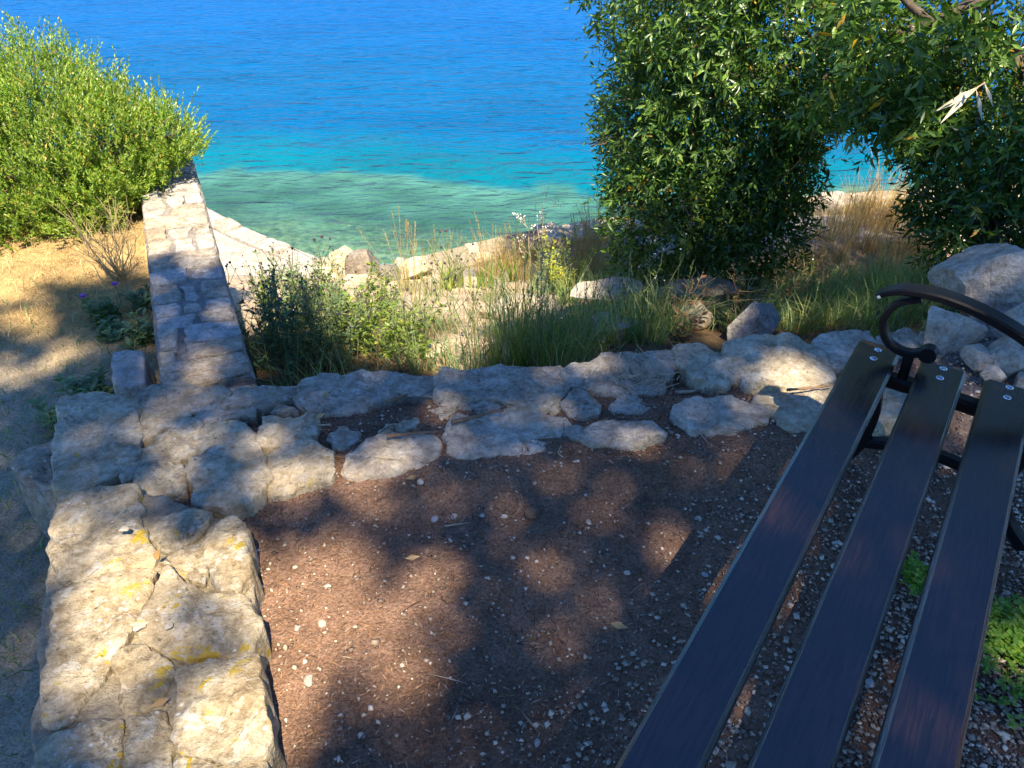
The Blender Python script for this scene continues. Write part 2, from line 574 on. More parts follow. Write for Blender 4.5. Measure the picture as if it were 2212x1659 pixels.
def zf(x, y):
    x = np.asarray(x, float); y = np.asarray(y, float)
    terr, left, shore, ys = regions(x, y)
    gz = np.interp(y, GY, GZ) + 0.05 * (vnoise(x, y, 2.3, 3) - 0.5) + 0.03 * (vnoise(x, y, 6, 4) - 0.5)
    gz = gz + smooth(1.6, 3.2, x) * 0.30 * smooth(7.5, 4.0, y)
    gz = gz + 0.10 * np.exp(-(((x + 1.35) / 0.7) ** 2 + ((y - 6.85) / 0.35) ** 2))
    # mound with the rocks at the right end of the terrace
    gz = gz + 0.30 * np.exp(-(((x - 2.05) / 0.55) ** 2 + ((y - 2.75) / 0.55) ** 2))
    yz = -0.36 + 0.03 * (vnoise(x, y, 1.7, 1) - 0.5) + 0.02 * (vnoise(x, y, 7, 2) - 0.5)
    z = gz * (1 - left) + yz * left
    tz = 0.012 * (vnoise(x, y, 4, 5) - 0.5) + 0.006 * (vnoise(x, y, 15, 6) - 0.5) + (0.052 + 0.012 * (vnoise(x, y, 9, 8) - 0.5)) * smooth(0.60, 0.46, ys - y) * (1 - 0.55 * smooth(-0.45, -0.75, x))
    tz = tz + 0.10 * smooth(1.35, 2.2, x) * smooth(1.5, 2.5, y)
    z = z * (1 - terr) + tz * terr
    sea = smooth(0.05, -0.10, shore)
    bed = -3.0 - 0.10 * np.clip(-shore, 0, 8) - 3.0 * smooth(7.6, 9.4, -shore) - 0.10 * np.clip(-shore - 4, 0, 60) + 0.10 * (vnoise(x, y, 1.6, 9) - 0.5)
    return z * (1 - sea) + bed * sea


def zf1(x, y): return float(zf(np.array([x]), np.array([y]))[0])


def graded(lo, hi, a, b, fine, coarse):
    """axis positions: fine between a and b, growing outside"""
    mid = list(np.arange(a, b + 1e-6, fine))
    out = []
    s, q = fine, b
    while q < hi:
        s = min(s * 1.25, coarse); q += s; out.append(min(q, hi))
    pre = []
    s, q = fine, a
    while q > lo:
        s = min(s * 1.25, coarse); q -= s; pre.append(max(q, lo))
    return np.array(pre[::-1] + mid + out)


def grid_obj(name, xs, ys, zfun, mat, cols=None):
    X, Y = np.meshgrid(xs, ys)
    Z = zfun(X, Y)
    nx, ny = len(xs), len(ys)
    v = np.stack([X, Y, Z], -1).reshape(-1, 3)
    i = np.arange(nx * ny).reshape(ny, nx)
    f = np.stack([i[:-1, :-1], i[:-1, 1:], i[1:, 1:], i[1:, :-1]], -1).reshape(-1, 4)
    c = {k: fn(X, Y).reshape(-1, 4) for k, fn in (cols or {}).items()}
    return mesh_obj(name, v, f, mat, None, True, c)


def ground_col(X, Y):
    terr, left, shore, ys = regions(X, Y)
    n1 = vnoise(X, Y, 3.1, 21)[..., None]; n2 = vnoise(X, Y, 1.2, 22)[..., None]
    soil = np.array([0.325, 0.195, 0.128]) * (0.75 + 0.5 * n1)
    bank = smooth(1.45, 1.75, X)[..., None] * smooth(1.75, 2.0, Y)[..., None]
    soil = soil * (1 - bank) + np.array([0.30, 0.27, 0.235]) * bank
    yard = np.array([0.60, 0.41, 0.18]) * (0.75 + 0.5 * n1)
    yard_green = np.array([0.46, 0.42, 0.34])
    g = smooth(3.4, 2.6, Y)[..., None] * 0.8
    yard = yard * (1 - g) + yard_green * g
    gard = np.array([0.16, 0.105, 0.06]) * (0.7 + 0.6 * n2)
    sand = np.array([0.60, 0.47, 0.33]) * (0.85 + 0.3 * n1)
    # pale stony shore and the sandy path that comes up from it
    px = np.interp(Y, [3.2, 3.9, 4.6, 5.6, 6.6], [-0.25, -0.22, 0.02, -0.3, -0.9])
    pw = np.interp(Y, [3.0, 3.6, 4.5, 5.6], [0.0, 0.26, 0.42, 0.8])
    path = smooth(1.0, 0.6, np.abs(X - px) / np.maximum(pw, 1e-3))
    west = smooth(4.3, 5.4, Y - 0.35 * np.clip(X, -3, 3))
    s = np.clip(np.maximum(path, west), 0, 1)[..., None]
    gard = gard * (1 - s) + sand * s
    stonebed = smooth(6.7, 7.1, Y)[..., None]
    gard = gard * (1 - stonebed) + np.array([0.46, 0.42, 0.37]) * (0.8 + 0.4 * n1) * stonebed
    rust = np.array([0.42, 0.20, 0.08])
    r = (smooth(0.35, 0.7, X) * smooth(5.0, 5.8, Y) * smooth(8.2, 7.2, Y))[..., None] * 0.8
    gard = gard * (1 - r) + rust * r
    c = gard * (1 - left[..., None]) + yard * left[..., None]
    c = c * (1 - terr[..., None]) + soil * terr[..., None]
    bk = (smooth(1.35, 1.7, X) * smooth(3.4, 3.0, Y) * smooth(1.75, 2.0, Y))[..., None]
    c = c * (1 - bk) + np.array([0.30, 0.27, 0.235]) * bk
    sea = smooth(0.02, -0.1, shore)[..., None]
    c = c * (1 - sea) + np.array([0.3, 0.29, 0.22]) * sea
    return np.concatenate([c, np.ones_like(c[..., :1])], -1)


gx = graded(-40, 40, -4.2, 4.6, 0.04, 3.0)
gy = graded(-20, 13, 0.2, 9.2, 0.04, 2.0)
ground = grid_obj("ground", gx, gy, lambda x, y: zf(x, y) - 0.35 * smooth(0.0, -0.15, regions(x, y)[2]), M['ground'], {"Col": ground_col})
ground["kind"] = "structure"
bx_ = graded(-300, 300, -6, 8, 0.16, 30.0)
by_ = graded(6.5, 600, 6.9, 14, 0.12, 30.0)
bed = grid_obj("seabed", bx_, by_, lambda x, y: zf(x, y) - 2.5 * smooth(-0.02, 0.3, regions(x, y)[2]), M['seabed'])
bed["kind"] = "structure"

SEA_Z = -2.40


def edge_dist(X, Y):
    e = np.interp(X, [-40, -4.56, -2.06, 1.04, 5, 40], [13.5, 11.2, 10.95, 10.15, 10.6, 14])
    return Y - e + 0.55 * (vnoise(X, Y, 1.1, 31) - 0.5) + 0.35 * (vnoise(X, Y, 3.0, 32) - 0.5)


def water_col(X, Y):
    d = edge_dist(X, Y)[..., None]
    n = (0.9 + 0.2 * vnoise(X, Y * 2.0, 0.5, 33))[..., None]
    patch = (vnoise(X, Y, 1.7, 35) * 0.6 + vnoise(X, Y, 5.0, 36) * 0.4)[..., None]          # sand and weed on the bottom
    sh = np.array([0.045, 0.190, 0.165]) * (0.50 + 1.0 * patch) + np.array([0.03, 0.014, 0.002]) * patch
    teal = np.array([0.001, 0.140, 0.205])
    blue = np.array([0.0005, 0.094, 0.260])
    far = np.array([0.0005, 0.096, 0.330])
    a = smooth(-0.12, 0.22, d); b = smooth(0.2, 3.0, d); c = smooth(3.5, 13, d)
    o = sh * (1 - a) + teal * a
    o = o * (1 - b) + blue * b
    o = (o * (1 - c) + far * c) * n
    return np.concatenate([o, np.ones_like(o[..., :1])], -1)


def water_op(X, Y):
    d = edge_dist(X, Y)
    o = np.interp(d, [-4, -2.6, -1.6, -0.3, 0.2, 0.6], [0.05, 0.22, 0.52, 0.78, 0.98, 1.0])
    return np.stack([o, o, o, np.ones_like(o)], -1)


wx_ = graded(-500, 500, -8, 8, 0.14, 40.0)
wy_ = graded(6.6, 900, 6.8, 16, 0.12, 40.0)
water = grid_obj("sea_water", wx_, wy_, lambda x, y: np.full_like(x, SEA_Z), M['water'], {"Col": water_col, "Opac": water_op})
water["kind"] = "structure"


# ------------------------------------------------------------------ stones
def resample(pts, n):
    p = np.asarray(pts, float)
    for _ in range(2):                                  # Chaikin corner cutting
        q = np.roll(p, -1, 0)
        p = np.stack([0.87 * p + 0.13 * q, 0.13 * p + 0.87 * q], 1).reshape(-1, p.shape[1])
    c = np.vstack([p, p[:1]])
    s = np.concatenate([[0], np.cumsum(np.linalg.norm(np.diff(c[:, :2], axis=0), axis=1))])
    t = np.linspace(0, s[-1], n, endpoint=False)
    return np.stack([np.interp(t, s, c[:, k]) for k in range(c.shape[1])], 1)


def stone_mesh(poly, ztop, depth, seed, rough=0.012, dome=0.015, rnd=0.022, tilt=(0, 0), n=56, flare=1.04, grow=1.0, jag=1.0):
    poly = resample([q[:2] for q in poly], n)
    c = poly.mean(0)
    poly = c + (poly - c) * grow
    for i, q in enumerate(poly):
        nv = noise.noise_vector(Vector((q[0] * 16, q[1] * 16, seed))) * 0.011 + noise.noise_vector(Vector((q[0] * 45, q[1] * 45, seed))) * 0.006
        poly[i] = q + np.array([nv.x, nv.y]) * jag
    size = np.linalg.norm(poly - c, axis=1).mean()
    rnd = min(rnd, size * 0.35)
    rr = rnd / size
    fr = [q * (1 - rr) for q in (0.2, 0.4, 0.58, 0.74, 0.88)] + [1 - rr, 1 - rr * 0.6, 1 - rr * 0.28, 1 - rr * 0.07, 1.0]
    rings = []
    for f in fr:
        e = max(0.0, (f - (1 - rr)) / rr)
        z = ztop + dome * (1 - f * f) - rnd * 0.75 * (1 - math.sqrt(max(0, 1 - e * e)))
        rings.append((f, z))
    zb = ztop - rnd * 0.75
    for k in (0.2, 0.45, 0.72, 1.0):
        rings.append((1 + (flare - 1) * k, zb - (depth - rnd) * k))
    V = [[c[0], c[1], ztop + dome]]
    for f, z in rings:
        for q in poly:
            xy = c + (q - c) * f
            V.append([xy[0], xy[1], z])
    off = Vector((seed * 3.71, seed * 1.37, seed * 2.11))
    for v in V:
        p = Vector(v)
        v[2] += tilt[0] * (v[0] - c[0]) + tilt[1] * (v[1] - c[1])
        d = noise.noise_vector(p * 9 + off) * rough * 1.0 + noise.noise_vector(p * 26 + off) * rough * 0.55 + noise.noise_vector(p * 70 + off) * rough * 0.28
        cell = noise.cell_vector(p * 11 + off + noise.noise_vector(p * 5) * 0.5)
        rg = abs(noise.noise(p * 7 + off)) + 0.5 * abs(noise.noise(p * 19 + off))      # worn hollows and ridges
        v[2] += d.z + (cell.x - 0.5) * rough * 0.5 - (rg - 0.3) * rough * 1.1
        v[0] += d.x; v[1] += d.y
    F = [(0, 1 + j, 1 + (j + 1) % n) for j in range(n)]
    for i in range(len(rings) - 1):
        for j in range(n):
            a, b = 1 + i * n, 1 + (i + 1) * n
            F.append((a + j, b + j, b + (j + 1) % n, a + (j + 1) % n))
    return V, F


def ico(sub):
    t = (1 + 5 ** 0.5) / 2
    v = [(-1, t, 0), (1, t, 0), (-1, -t, 0), (1, -t, 0), (0, -1, t), (0, 1, t), (0, -1, -t), (0, 1, -t), (t, 0, -1), (t, 0, 1), (-t, 0, -1), (-t, 0, 1)]
    f = [(0, 11, 5), (0, 5, 1), (0, 1, 7), (0, 7, 10), (0, 10, 11), (1, 5, 9), (5, 11, 4), (11, 10, 2), (10, 7, 6), (7, 1, 8), (3, 9, 4), (3, 4, 2), (3, 2, 6), (3, 6, 8), (3, 8, 9), (4, 9, 5), (2, 4, 11), (6, 2, 10), (8, 6, 7), (9, 8, 1)]
    v = [np.array(q) / np.linalg.norm(q) for q in v]
    for _ in range(sub):
        cache = {}; nf = []

        def mid(a, b):
            k = (min(a, b), max(a, b))
            if k not in cache:
                m = v[a] + v[b]; v.append(m / np.linalg.norm(m)); cache[k] = len(v) - 1
            return cache[k]
        for a, b, c in f:
            ab, bc, ca = mid(a, b), mid(b, c), mid(c, a)
            nf += [(a, ab, ca), (b, bc, ab), (c, ca, bc), (ab, bc, ca)]
        f = nf
    return np.array(v), f


ICO = {k: ico(k) for k in (2, 3, 4)}


def boulder(rad, seed, cuts=10, rough=0.03, sub=4, rz=0.0, lo=0.55, hi=0.85):
    v, f = ICO[sub]
    v = v.copy()
    r = np.random.default_rng(seed)
    for _ in range(cuts):
        nn = r.normal(size=3); nn /= np.linalg.norm(nn)
        d = r.uniform(lo, hi)
        k = v @ nn
        over = k > d
        v[over] -= np.outer(k[over] - d, nn)
    v = v * np.array(rad)
    c, s = math.cos(rz), math.sin(rz)
    v = v @ np.array([[c, s, 0], [-s, c, 0], [0, 0, 1]])
    m = max(rad)
    off = Vector((seed * 1.7, seed * 0.6, seed * 2.9))
    for i in range(len(v)):
        p = Vector(v[i] / m)
        d = noise.noise_vector(p * 2.2 + off) * rough + noise.noise_vector(p * 6 + off) * rough * 0.5 + noise.noise_vector(p * 15 + off) * rough * 0.25
        v[i] += np.array(d) * m
    return v, f


def px5(pts): return [(x / 3, 658.3 + y / 3) for x, y in pts]
def px6(pts): return [(603.5 + x / 3, 685.8 + y / 3) for x, y in pts]
def px36(pts): return [(1371.5 + x * .1984, 548.6 + y * .1984) for x, y in pts]


def world_poly(pts, z): return [P(u, v, z) for u, v in pts]


# foreground wall of mortared blocks (lower left)
fw = thing("stone_wall", "low broad wall of big weathered yellowish blocks with lichen, beside the bare soil", "wall", (0, 0, 0))
FW = [
    [(330, 1823), (700, 1743), (985, 1688), (1010, 1843), (860, 2023), (720, 2293), (640, 2443), (480, 2680), (230, 2760), (262, 2423), (295, 2093)],
    [(235, 2775), (480, 2690), (790, 2645), (810, 2823), (805, 3100), (190, 3100)],
    [(1020, 1790), (1080, 1690), (1300, 1860), (1590, 1853), (1650, 1963), (1680, 2063), (1650, 2240), (1400, 2250), (1180, 2300), (900, 2135), (865, 2045), (1000, 1900)],
    [(710, 2305), (870, 2150), (1120, 2305), (1095, 2570), (1000, 2600), (800, 2630), (745, 2580), (790, 2443)],
    [(1160, 2345), (1400, 2270), (1670, 2250), (1720, 2490), (1745, 2790), (1720, 2900), (1450, 2940), (1160, 2880), (1115, 2743), (1160, 2520)],
    [(820, 2650), (1000, 2612), (1100, 2630), (1125, 2850), (1110, 3100), (812, 3100)],
    [(1130, 2910), (1450, 2965), (1720, 2925), (1735, 3100), (1122, 3100)],
    [(350, 1250), (540, 1210), (720, 1150), (900, 1170), (950, 1300), (910, 1450), (990, 1560), (980, 1673), (700, 1735), (345, 1800), (325, 1600), (340, 1420)],
    [(930, 1440), (1110, 1350), (1290, 1300), (1370, 1370), (1300, 1480), (1050, 1600), (1000, 1550)],
    [(1320, 1500), (1380, 1400), (1530, 1340), (1600, 1450), (1640, 1650), (1620, 1820), (1480, 1830), (1350, 1750), (1310, 1600)],
    [(1000, 1665), (1045, 1605), (1295, 1500), (1340, 1740), (1300, 1840), (1080, 1680)],
]
dz = [0.112, 0.105, 0.115, 0.104, 0.135, 0.104, 0.115, 0.112, 0.106, 0.122, 0.104]
for k, o in enumerate(FW):
    v, f = stone_mesh(world_poly(px5(o), dz[k]), dz[k], 0.30, 40 + k, 0.012, 0.002, 0.010, (rng.uniform(-.05, .05), rng.uniform(-.05, .05)), 96, grow=1.0)
    mesh_obj("stone", v, f, M['stone_block'], fw, True)
v, f = stone_mesh(world_poly([(62, 1700), (95, 1250), (120, 1075), (240, 1045), (330, 1060), (480, 1120), (540, 1130), (545, 1330), (572, 1700)], 0.088), 0.090, 0.50, 77, 0.012, 0.0, 0.02, n=120, flare=1.0)
mesh_obj("mortar", v, f, M['mortar_warm'], fw, True)

# dry-laid edging stones along the end of the terrace: one object each
EDGE = [
    ("square yellowish lichened block at far left corner of the stone edging", px5([(400, 650), (600, 605), (830, 625), (870, 800), (860, 950), (780, 1050), (560, 1130), (380, 1150), (370, 1000), (390, 800)]), .10, .30, 'stone_warm'),
    ("bluish shaded stone leaning out below the corner block on the grass side", px5([(90, 1000), (200, 910), (372, 830), (366, 1100), (270, 1120), (130, 1090)]), -.08, .30, 'stone_grey'),
    ("flat grey slab just in front of the long mortared wall's near end", px5([(890, 620), (1020, 550), (1440, 540), (1440, 600), (1300, 665), (1130, 720), (900, 668)]), .08, .26, 'stone_grey'),
    ("pinkish sunlit wedge stone right of the square corner block", px5([(875, 685), (1230, 690), (1130, 785), (1000, 850), (890, 880)]), .075, .22, 'stone_warm'),
    ("long sloping pitted stone running diagonally behind the lichened cluster", px5([(860, 1020), (1000, 890), (1150, 785), (1280, 765), (1272, 900), (1240, 1000), (1070, 1010), (930, 1115), (810, 1140)]), .085, .24, 'stone_warm'),
    ("small stone heavily covered in orange lichen beside the earth pocket", px5([(910, 1125), (1060, 1040), (1200, 1050), (1210, 1200), (1080, 1240), (905, 1230)]), .09, .22, 'stone_warm'),
    ("squat tan stone with one yellow lichen dot among the edging", px5([(1300, 770), (1560, 765), (1640, 860), (1540, 950), (1300, 975)]), .095, .22, 'stone_warm'),
    ("thin brown stone with two yellow lichen dots behind the squat tan one", px5([(1290, 700), (1330, 650), (1620, 680), (1625, 745), (1400, 757), (1285, 757)]), .085, .20, 'stone_grey'),
    ("tilted lichen-spotted stone beside the brown soil pocket with a pale twig", px5([(1660, 850), (1720, 720), (1890, 730), (2050, 780), (2010, 860), (1760, 925), (1680, 915)]), .10, .22, 'stone_warm'),
    ("small grey stone wedged behind the tilted lichen-spotted one", px5([(1745, 700), (1850, 650), (1940, 690), (1890, 722)]), .08, .16, 'stone_grey'),
    ("rounded half-shaded block directly left of the brightest edging block", px5([(1265, 1040), (1400, 950), (1640, 910), (1695, 1000), (1690, 1150), (1640, 1250), (1430, 1290), (1270, 1260)]), .11, .24, 'stone_warm'),
    ("brightest sunlit squarish block at the corner of the bare soil", px5([(1720, 1020), (1830, 940), (2010, 920), (2130, 980), (2140, 1110), (1900, 1180), (1740, 1190)]), .10, .22, 'stone_warm'),
    ("pale brown stone with a cracked front in the back row by the wall", px5([(1470, 625), (1560, 550), (1700, 515), (1980, 540), (1950, 620), (1650, 695), (1500, 645)]), .08, .26, 'stone_grey'),
    ("long knobbly bluish stone with dark soil on its front in the back row", px6([(185, 570), (210, 450), (330, 400), (560, 400), (800, 385), (1030, 400), (1020, 480), (960, 520), (820, 480), (660, 510), (500, 620), (300, 600)]), .085, .28, 'stone_grey'),
    ("small shaded stone half buried in black litter before the knobbly stone", px6([(470, 575), (590, 530), (615, 570), (530, 635)]), .07, .14, 'stone_grey'),
    ("largest flat pitted grey slab in the middle of the back row", px6([(1080, 420), (1120, 370), (1350, 350), (1550, 330), (1780, 310), (1840, 370), (1830, 480), (1700, 520), (1500, 550), (1300, 530), (1080, 520)]), .10, .30, 'stone_grey'),
    ("grey pointed stone overhanging a bark strip in front of the largest slab", px6([(990, 590), (1100, 535), (1300, 545), (1450, 600), (1200, 650), (1100, 668)]), .085, .20, 'stone_grey'),
    ("small sun-flecked stone left of the round grey one", px6([(1470, 610), (1600, 535), (1740, 515), (1825, 560), (1790, 630), (1550, 645)]), .085, .20, 'stone_warm'),
    ("smooth round dark grey stone in the middle of the edging", px6([(1840, 570), (1900, 500), (1960, 480), (2040, 520), (2080, 590), (2000, 640), (1890, 625)]), .10, .20, 'stone_grey'),
    ("broad stone crusted with white lichen at the edge of the dark soil", px6([(1110, 770), (1180, 690), (1350, 655), (1560, 645), (1800, 655), (1860, 740), (1830, 810), (1700, 850), (1520, 850), (1280, 890), (1160, 880)]), .095, .24, 'stone_white'),
    ("sunlit wedge-shaped stone between brightest block and white-crusted stone", px6([(440, 1000), (500, 880), (620, 800), (760, 780), (900, 780), (1000, 820), (990, 900), (900, 970), (700, 990), (520, 1030)]), .09, .22, 'stone_white'),
    ("small knuckle-shaped stone behind the sunlit wedge-shaped stone", px6([(670, 740), (750, 685), (860, 668), (870, 710), (800, 748), (690, 772)]), .08, .16, 'stone_warm'),
    ("small bluish three-cornered stone lying in the twig litter", px6([(330, 790), (395, 715), (480, 735), (510, 800), (430, 860), (350, 860)]), .08, .16, 'stone_grey'),
    ("tiny orange-lit stone tip beside the wedge-shaped stone", px6([(960, 775), (1035, 752), (1052, 780), (985, 803)]), .06, .10, 'stone_warm'),
    ("low flat lichened stone right of the white-crusted one", [(1230, 925), (1300, 914), (1400, 916), (1425, 940), (1370, 962), (1250, 950)], .10, .18, 'stone_white'),
    ("half-sunlit angular stone left of the big cream block in the back row", px36([(440, 1060), (560, 1010), (720, 1005), (830, 1080), (960, 1120), (1070, 1190), (1050, 1300), (980, 1400), (800, 1430), (600, 1340), (500, 1190)]), .12, .32, 'stone_warm'),
    ("big cream sunlit block in the back row near the bench", px36([(1030, 1020), (1100, 985), (1300, 945), (1700, 940), (1820, 1000), (1960, 1050), (2040, 1180), (2130, 1330), (1900, 1390), (1500, 1410), (1250, 1360), (1130, 1280), (1050, 1150)]), .13, .34, 'stone_warm'),
    ("grey shaded stone behind a heap of dry twigs in the back row", [(1235, 800), (1330, 772), (1440, 765), (1455, 785), (1420, 838), (1330, 846), (1255, 828)], .10, .28, 'stone_grey'),
    ("small pale stone just below the heap of dry twigs", [(1325, 870), (1345, 842), (1392, 850), (1415, 880), (1380, 895), (1330, 893)], .075, .16, 'stone_white'),
    ("flat white-rimmed stone lying in the soil left of the bench", [(1452, 892), (1500, 873), (1580, 868), (1640, 880), (1645, 910), (1570, 922), (1505, 930)], .105, .16, 'stone_white'),
    ("cream lichened stone partly hidden under the bench's front plank", [(1645, 868), (1668, 845), (1720, 838), (1830, 838), (1960, 850), (1950, 910), (1800, 930), (1720, 915), (1690, 890)], .11, .22, 'stone_warm'),
    ("bluish white rough rock with a pebble on top behind the bench end", [(1762, 752), (1778, 736), (1815, 726), (1870, 723), (1892, 742), (1872, 788), (1800, 794), (1778, 780)], .11, .30, 'stone_white'),
    ("brown shaded stone seen through the armrest scroll", [(1895, 728), (1960, 713), (1984, 730), (1962, 770), (1900, 772)], .10, .28, 'stone_grey'),
    ("pinkish stone touching the ball end of the armrest scroll", [(1976, 745), (1995, 718), (2022, 722), (2045, 750), (2030, 775), (1985, 775)], .10, .26, 'stone_white'),
    ("yellow-lichened stone seen between the planks under the bench end", [(1955, 860), (2060, 815), (2140, 830), (2130, 880), (2040, 905), (1960, 900)], .07, .20, 'stone_warm'),
]
for k, (lab, pts, z, dep, mt) in enumerate(EDGE):
    v, f = stone_mesh(world_poly(pts, z * 0.64), z * 0.73, dep, 3 + k * 1.3, 0.015 if len(pts) > 5 else 0.010, 0.004, 0.011, (rng.uniform(-.08, .08), rng.uniform(-.06, .12)), 84, grow=1.19)
    v = np.array(v); c = v.mean(0); c[2] = v[:, 2].min()
    o = mesh_obj("edging_stone", v - c, f, M[mt], None, True)
    o.location = c
    tag(o, lab, "stone", "stones edging the terrace")


# ------------------------------------------------------------------ capped walls
def capped_wall(root, left, right, z, body_depth, mat, mortar, seed, rowlen=(0.14, 0.30), split=(1, 2, 2, 3), gap=0.012, jitter=0.02, zj=0.012, fwd=0.0):
    """cap stones in rows across a strip given by its left and right edge polylines (2-D)"""
    r = np.random.default_rng(seed)
    L, R = np.array(left, float), np.array(right, float)
    sl = np.concatenate([[0], np.cumsum(np.linalg.norm(np.diff(L, axis=0), axis=1))])
    tot = sl[-1]
    sr = np.linspace(0, 1, len(R)) if len(R) != len(L) else sl / tot

    def at(s, w):
        t = s / tot
        a = np.array([np.interp(t, sl / tot, L[:, k]) for k in (0, 1)])
        b = np.array([np.interp(t, sr, R[:, k]) for k in (0, 1)])
        return a * (1 - w) + b * w
    s = 0.0
    n = 0
    while s < tot - 0.05:
        dl = r.uniform(*rowlen)
        if s + dl > tot - 0.10: dl = tot - s
        m = int(r.choice(split))
        cuts = [0] + sorted(r.uniform(0.25, 0.75, m - 1)) + [1]
        if m == 3: cuts = [0, r.uniform(.25, .4), r.uniform(.58, .72), 1]
        for i in range(m):
            w0, w1 = cuts[i], cuts[i + 1]
            wid = np.linalg.norm(at(s, 0) - at(s, 1))
            g = gap / wid
            q = []
            for (ss, ww) in ((s + gap, w0 + g), (s + gap, (w0 + w1) / 2), (s + gap, w1 - g), (s + dl / 2, w1 - g), (s + dl - gap, w1 - g), (s + dl - gap, (w0 + w1) / 2), (s + dl - gap, w0 + g), (s + dl / 2, w0 + g)):
                edge = 0.4 if (ww < 0.08 or ww > 0.92) else 1.0
                p = at(min(max(ss + r.uniform(-jitter, jitter), 0), tot), min(max(ww + r.uniform(-jitter, jitter) * edge / wid, 0.0), 1.0))
                q.append(p)
            zz = z + r.uniform(-zj, zj)
            v, f = stone_mesh(q, zz, 0.09, seed + n * 0.77, 0.007, 0.002, 0.009, (r.uniform(-.04, .04), r.uniform(-.04, .04)), 44, jag=0.45)
            mt = mat if not isinstance(mat, (list, tuple)) else mat[int(r.integers(len(mat)))]
            mesh_obj("cap_stone", v, f, mt, root, True)
            n += 1
        s += dl
    # body
    k = max(8, int(tot / 0.12))
    V = []; F = []
    prof = [(0.03, -body_depth), (0.0, -0.03), (0.03, -0.016), (0.35, -0.013), (0.65, -0.014), (0.97, -0.016), (1.0, -0.03), (0.97, -body_depth)]
    for i in range(k + 1):
        s = tot * i / k
        for w, h in prof:
            p = at(s, w)
            V.append((p[0] + r.uniform(-.004, .004), p[1] + r.uniform(-.004, .004), z + h + r.uniform(-.004, .004)))
    m = len(prof)
    for i in range(k):
        for j in range(m - 1):
            F.append((i * m + j, i * m + j + 1, (i + 1) * m + j + 1, (i + 1) * m + j))
    F.append(tuple(range(m))); F.append(tuple(k * m + j for j in range(m - 1, -1, -1)))
    mesh_obj("wall_body", V, F, mortar, root, False)


wn_ = np.array([0.9172, 0.3985])
wl = [WALL_A - wn_ * WALL_W / 2 + WALL_D * (0.02 + WALL_L * t) for t in np.linspace(0, 1, 8)]
wr = [WALL_A + wn_ * WALL_W / 2 + WALL_D * WALL_L * t for t in np.linspace(0, 1, 8)]
lw = thing("stone_wall", "long narrow mortared wall of grey stones running away to the sea beside the dry lawn", "wall")
capped_wall(lw, wl, wr, WALL_Z, 2.6, [M['stone_wall'], M['stone_wall'], M['stone_white'], M['stone_grey']], M['mortar'], 5, rowlen=(0.09, 0.22), split=(1, 2, 2, 3, 3), gap=0.011, jitter=0.016)
# stepped stones at its near end
for pts, z in (([(345, 845), (352, 812), (420, 815), (410, 845), (380, 850)], -0.24), ([(428, 850), (420, 820), (470, 812), (468, 838)], -0.27), ([(470, 840), (478, 815), (545, 812), (556, 835), (520, 842)], -0.25)):
    v, f = stone_mesh(world_poly(pts, z), z, 0.2, z * 100, 0.008, 0.005, 0.014, n=40)
    mesh_obj("cap_stone", v, f, M['stone_wall'], lw, True)

# loose block on the lawn
v, f = stone_mesh(world_poly([(240, 762), (258, 756), (302, 753), (316, 772), (312, 800), (318, 822), (285, 832), (243, 832)], -0.22), -0.22, 0.22, 91, 0.010, 0.004, 0.014, n=64)
v = np.array(v); c = v.mean(0); c[2] = v[:, 2].min()
o = mesh_obj("stone_block", v - c, f, M['stone_wall'], None, True); o.location = c
tag(o, "single square grey stone block lying in the grass left of the long wall", "stone")

# quay and shore wall
qu = thing("stone_quay", "low grey stone quay with pale kerb stones at the water's edge below the long wall", "quay")
outer = [(-6, 10.9), (-4.6, 9.62), (-3.6, 8.71), (-2.82, 7.98), (-2.03, 7.39), (-1.5, 7.2)]
inner = [(-6.3, 10.6), (-4.85, 9.36), (-3.8, 8.50), (-2.99, 7.78), (-2.15, 7.17), (-1.5, 6.94)]
capped_wall(qu, inner, outer, -1.965, 1.2, [M['stone_wall'], M['stone_white']], M['mortar'], 15, (0.25, 0.55), (1,), 0.012, 0.02)
pv = [(a[0], a[1]) for a in inner] + [(-1.5, 6.2), (-2.2, 6.0), (-3.2, 6.2), (-5.0, 7.6), (-6.5, 9.5)]
V = [(x, y, -1.985) for x, y in pv] + [(x, y, -2.3) for x, y in pv]
m = len(pv)
mesh_obj("paving", V, [tuple(range(m))[::-1]] + [(i, (i + 1) % m, m + (i + 1) % m, m + i) for i in range(m)], M['stone_wall'], qu)

sw = thing("shore_wall", "rough pale stone wall along the waterline right of the rock heap", "wall")
so = [(-1.12, 7.26), (-0.72, 7.50), (-0.03, 7.91), (0.76, 8.25), (2.3, 8.75), (3.91, 9.12), (5.2, 9.3), (8, 9.7)]
si = [(-1.05, 6.85), (-0.55, 7.10), (0.12, 7.50), (0.88, 7.82), (2.4, 8.33), (3.99, 8.70), (5.2, 8.88), (8, 9.28)]
capped_wall(sw, so, si, -1.93, 1.2, [M['stone_shore'], M['stone_white'], M['stone_shore']], M['mortar_warm'], 25, (0.2, 0.5), (1, 2), 0.02, 0.05, 0.05)

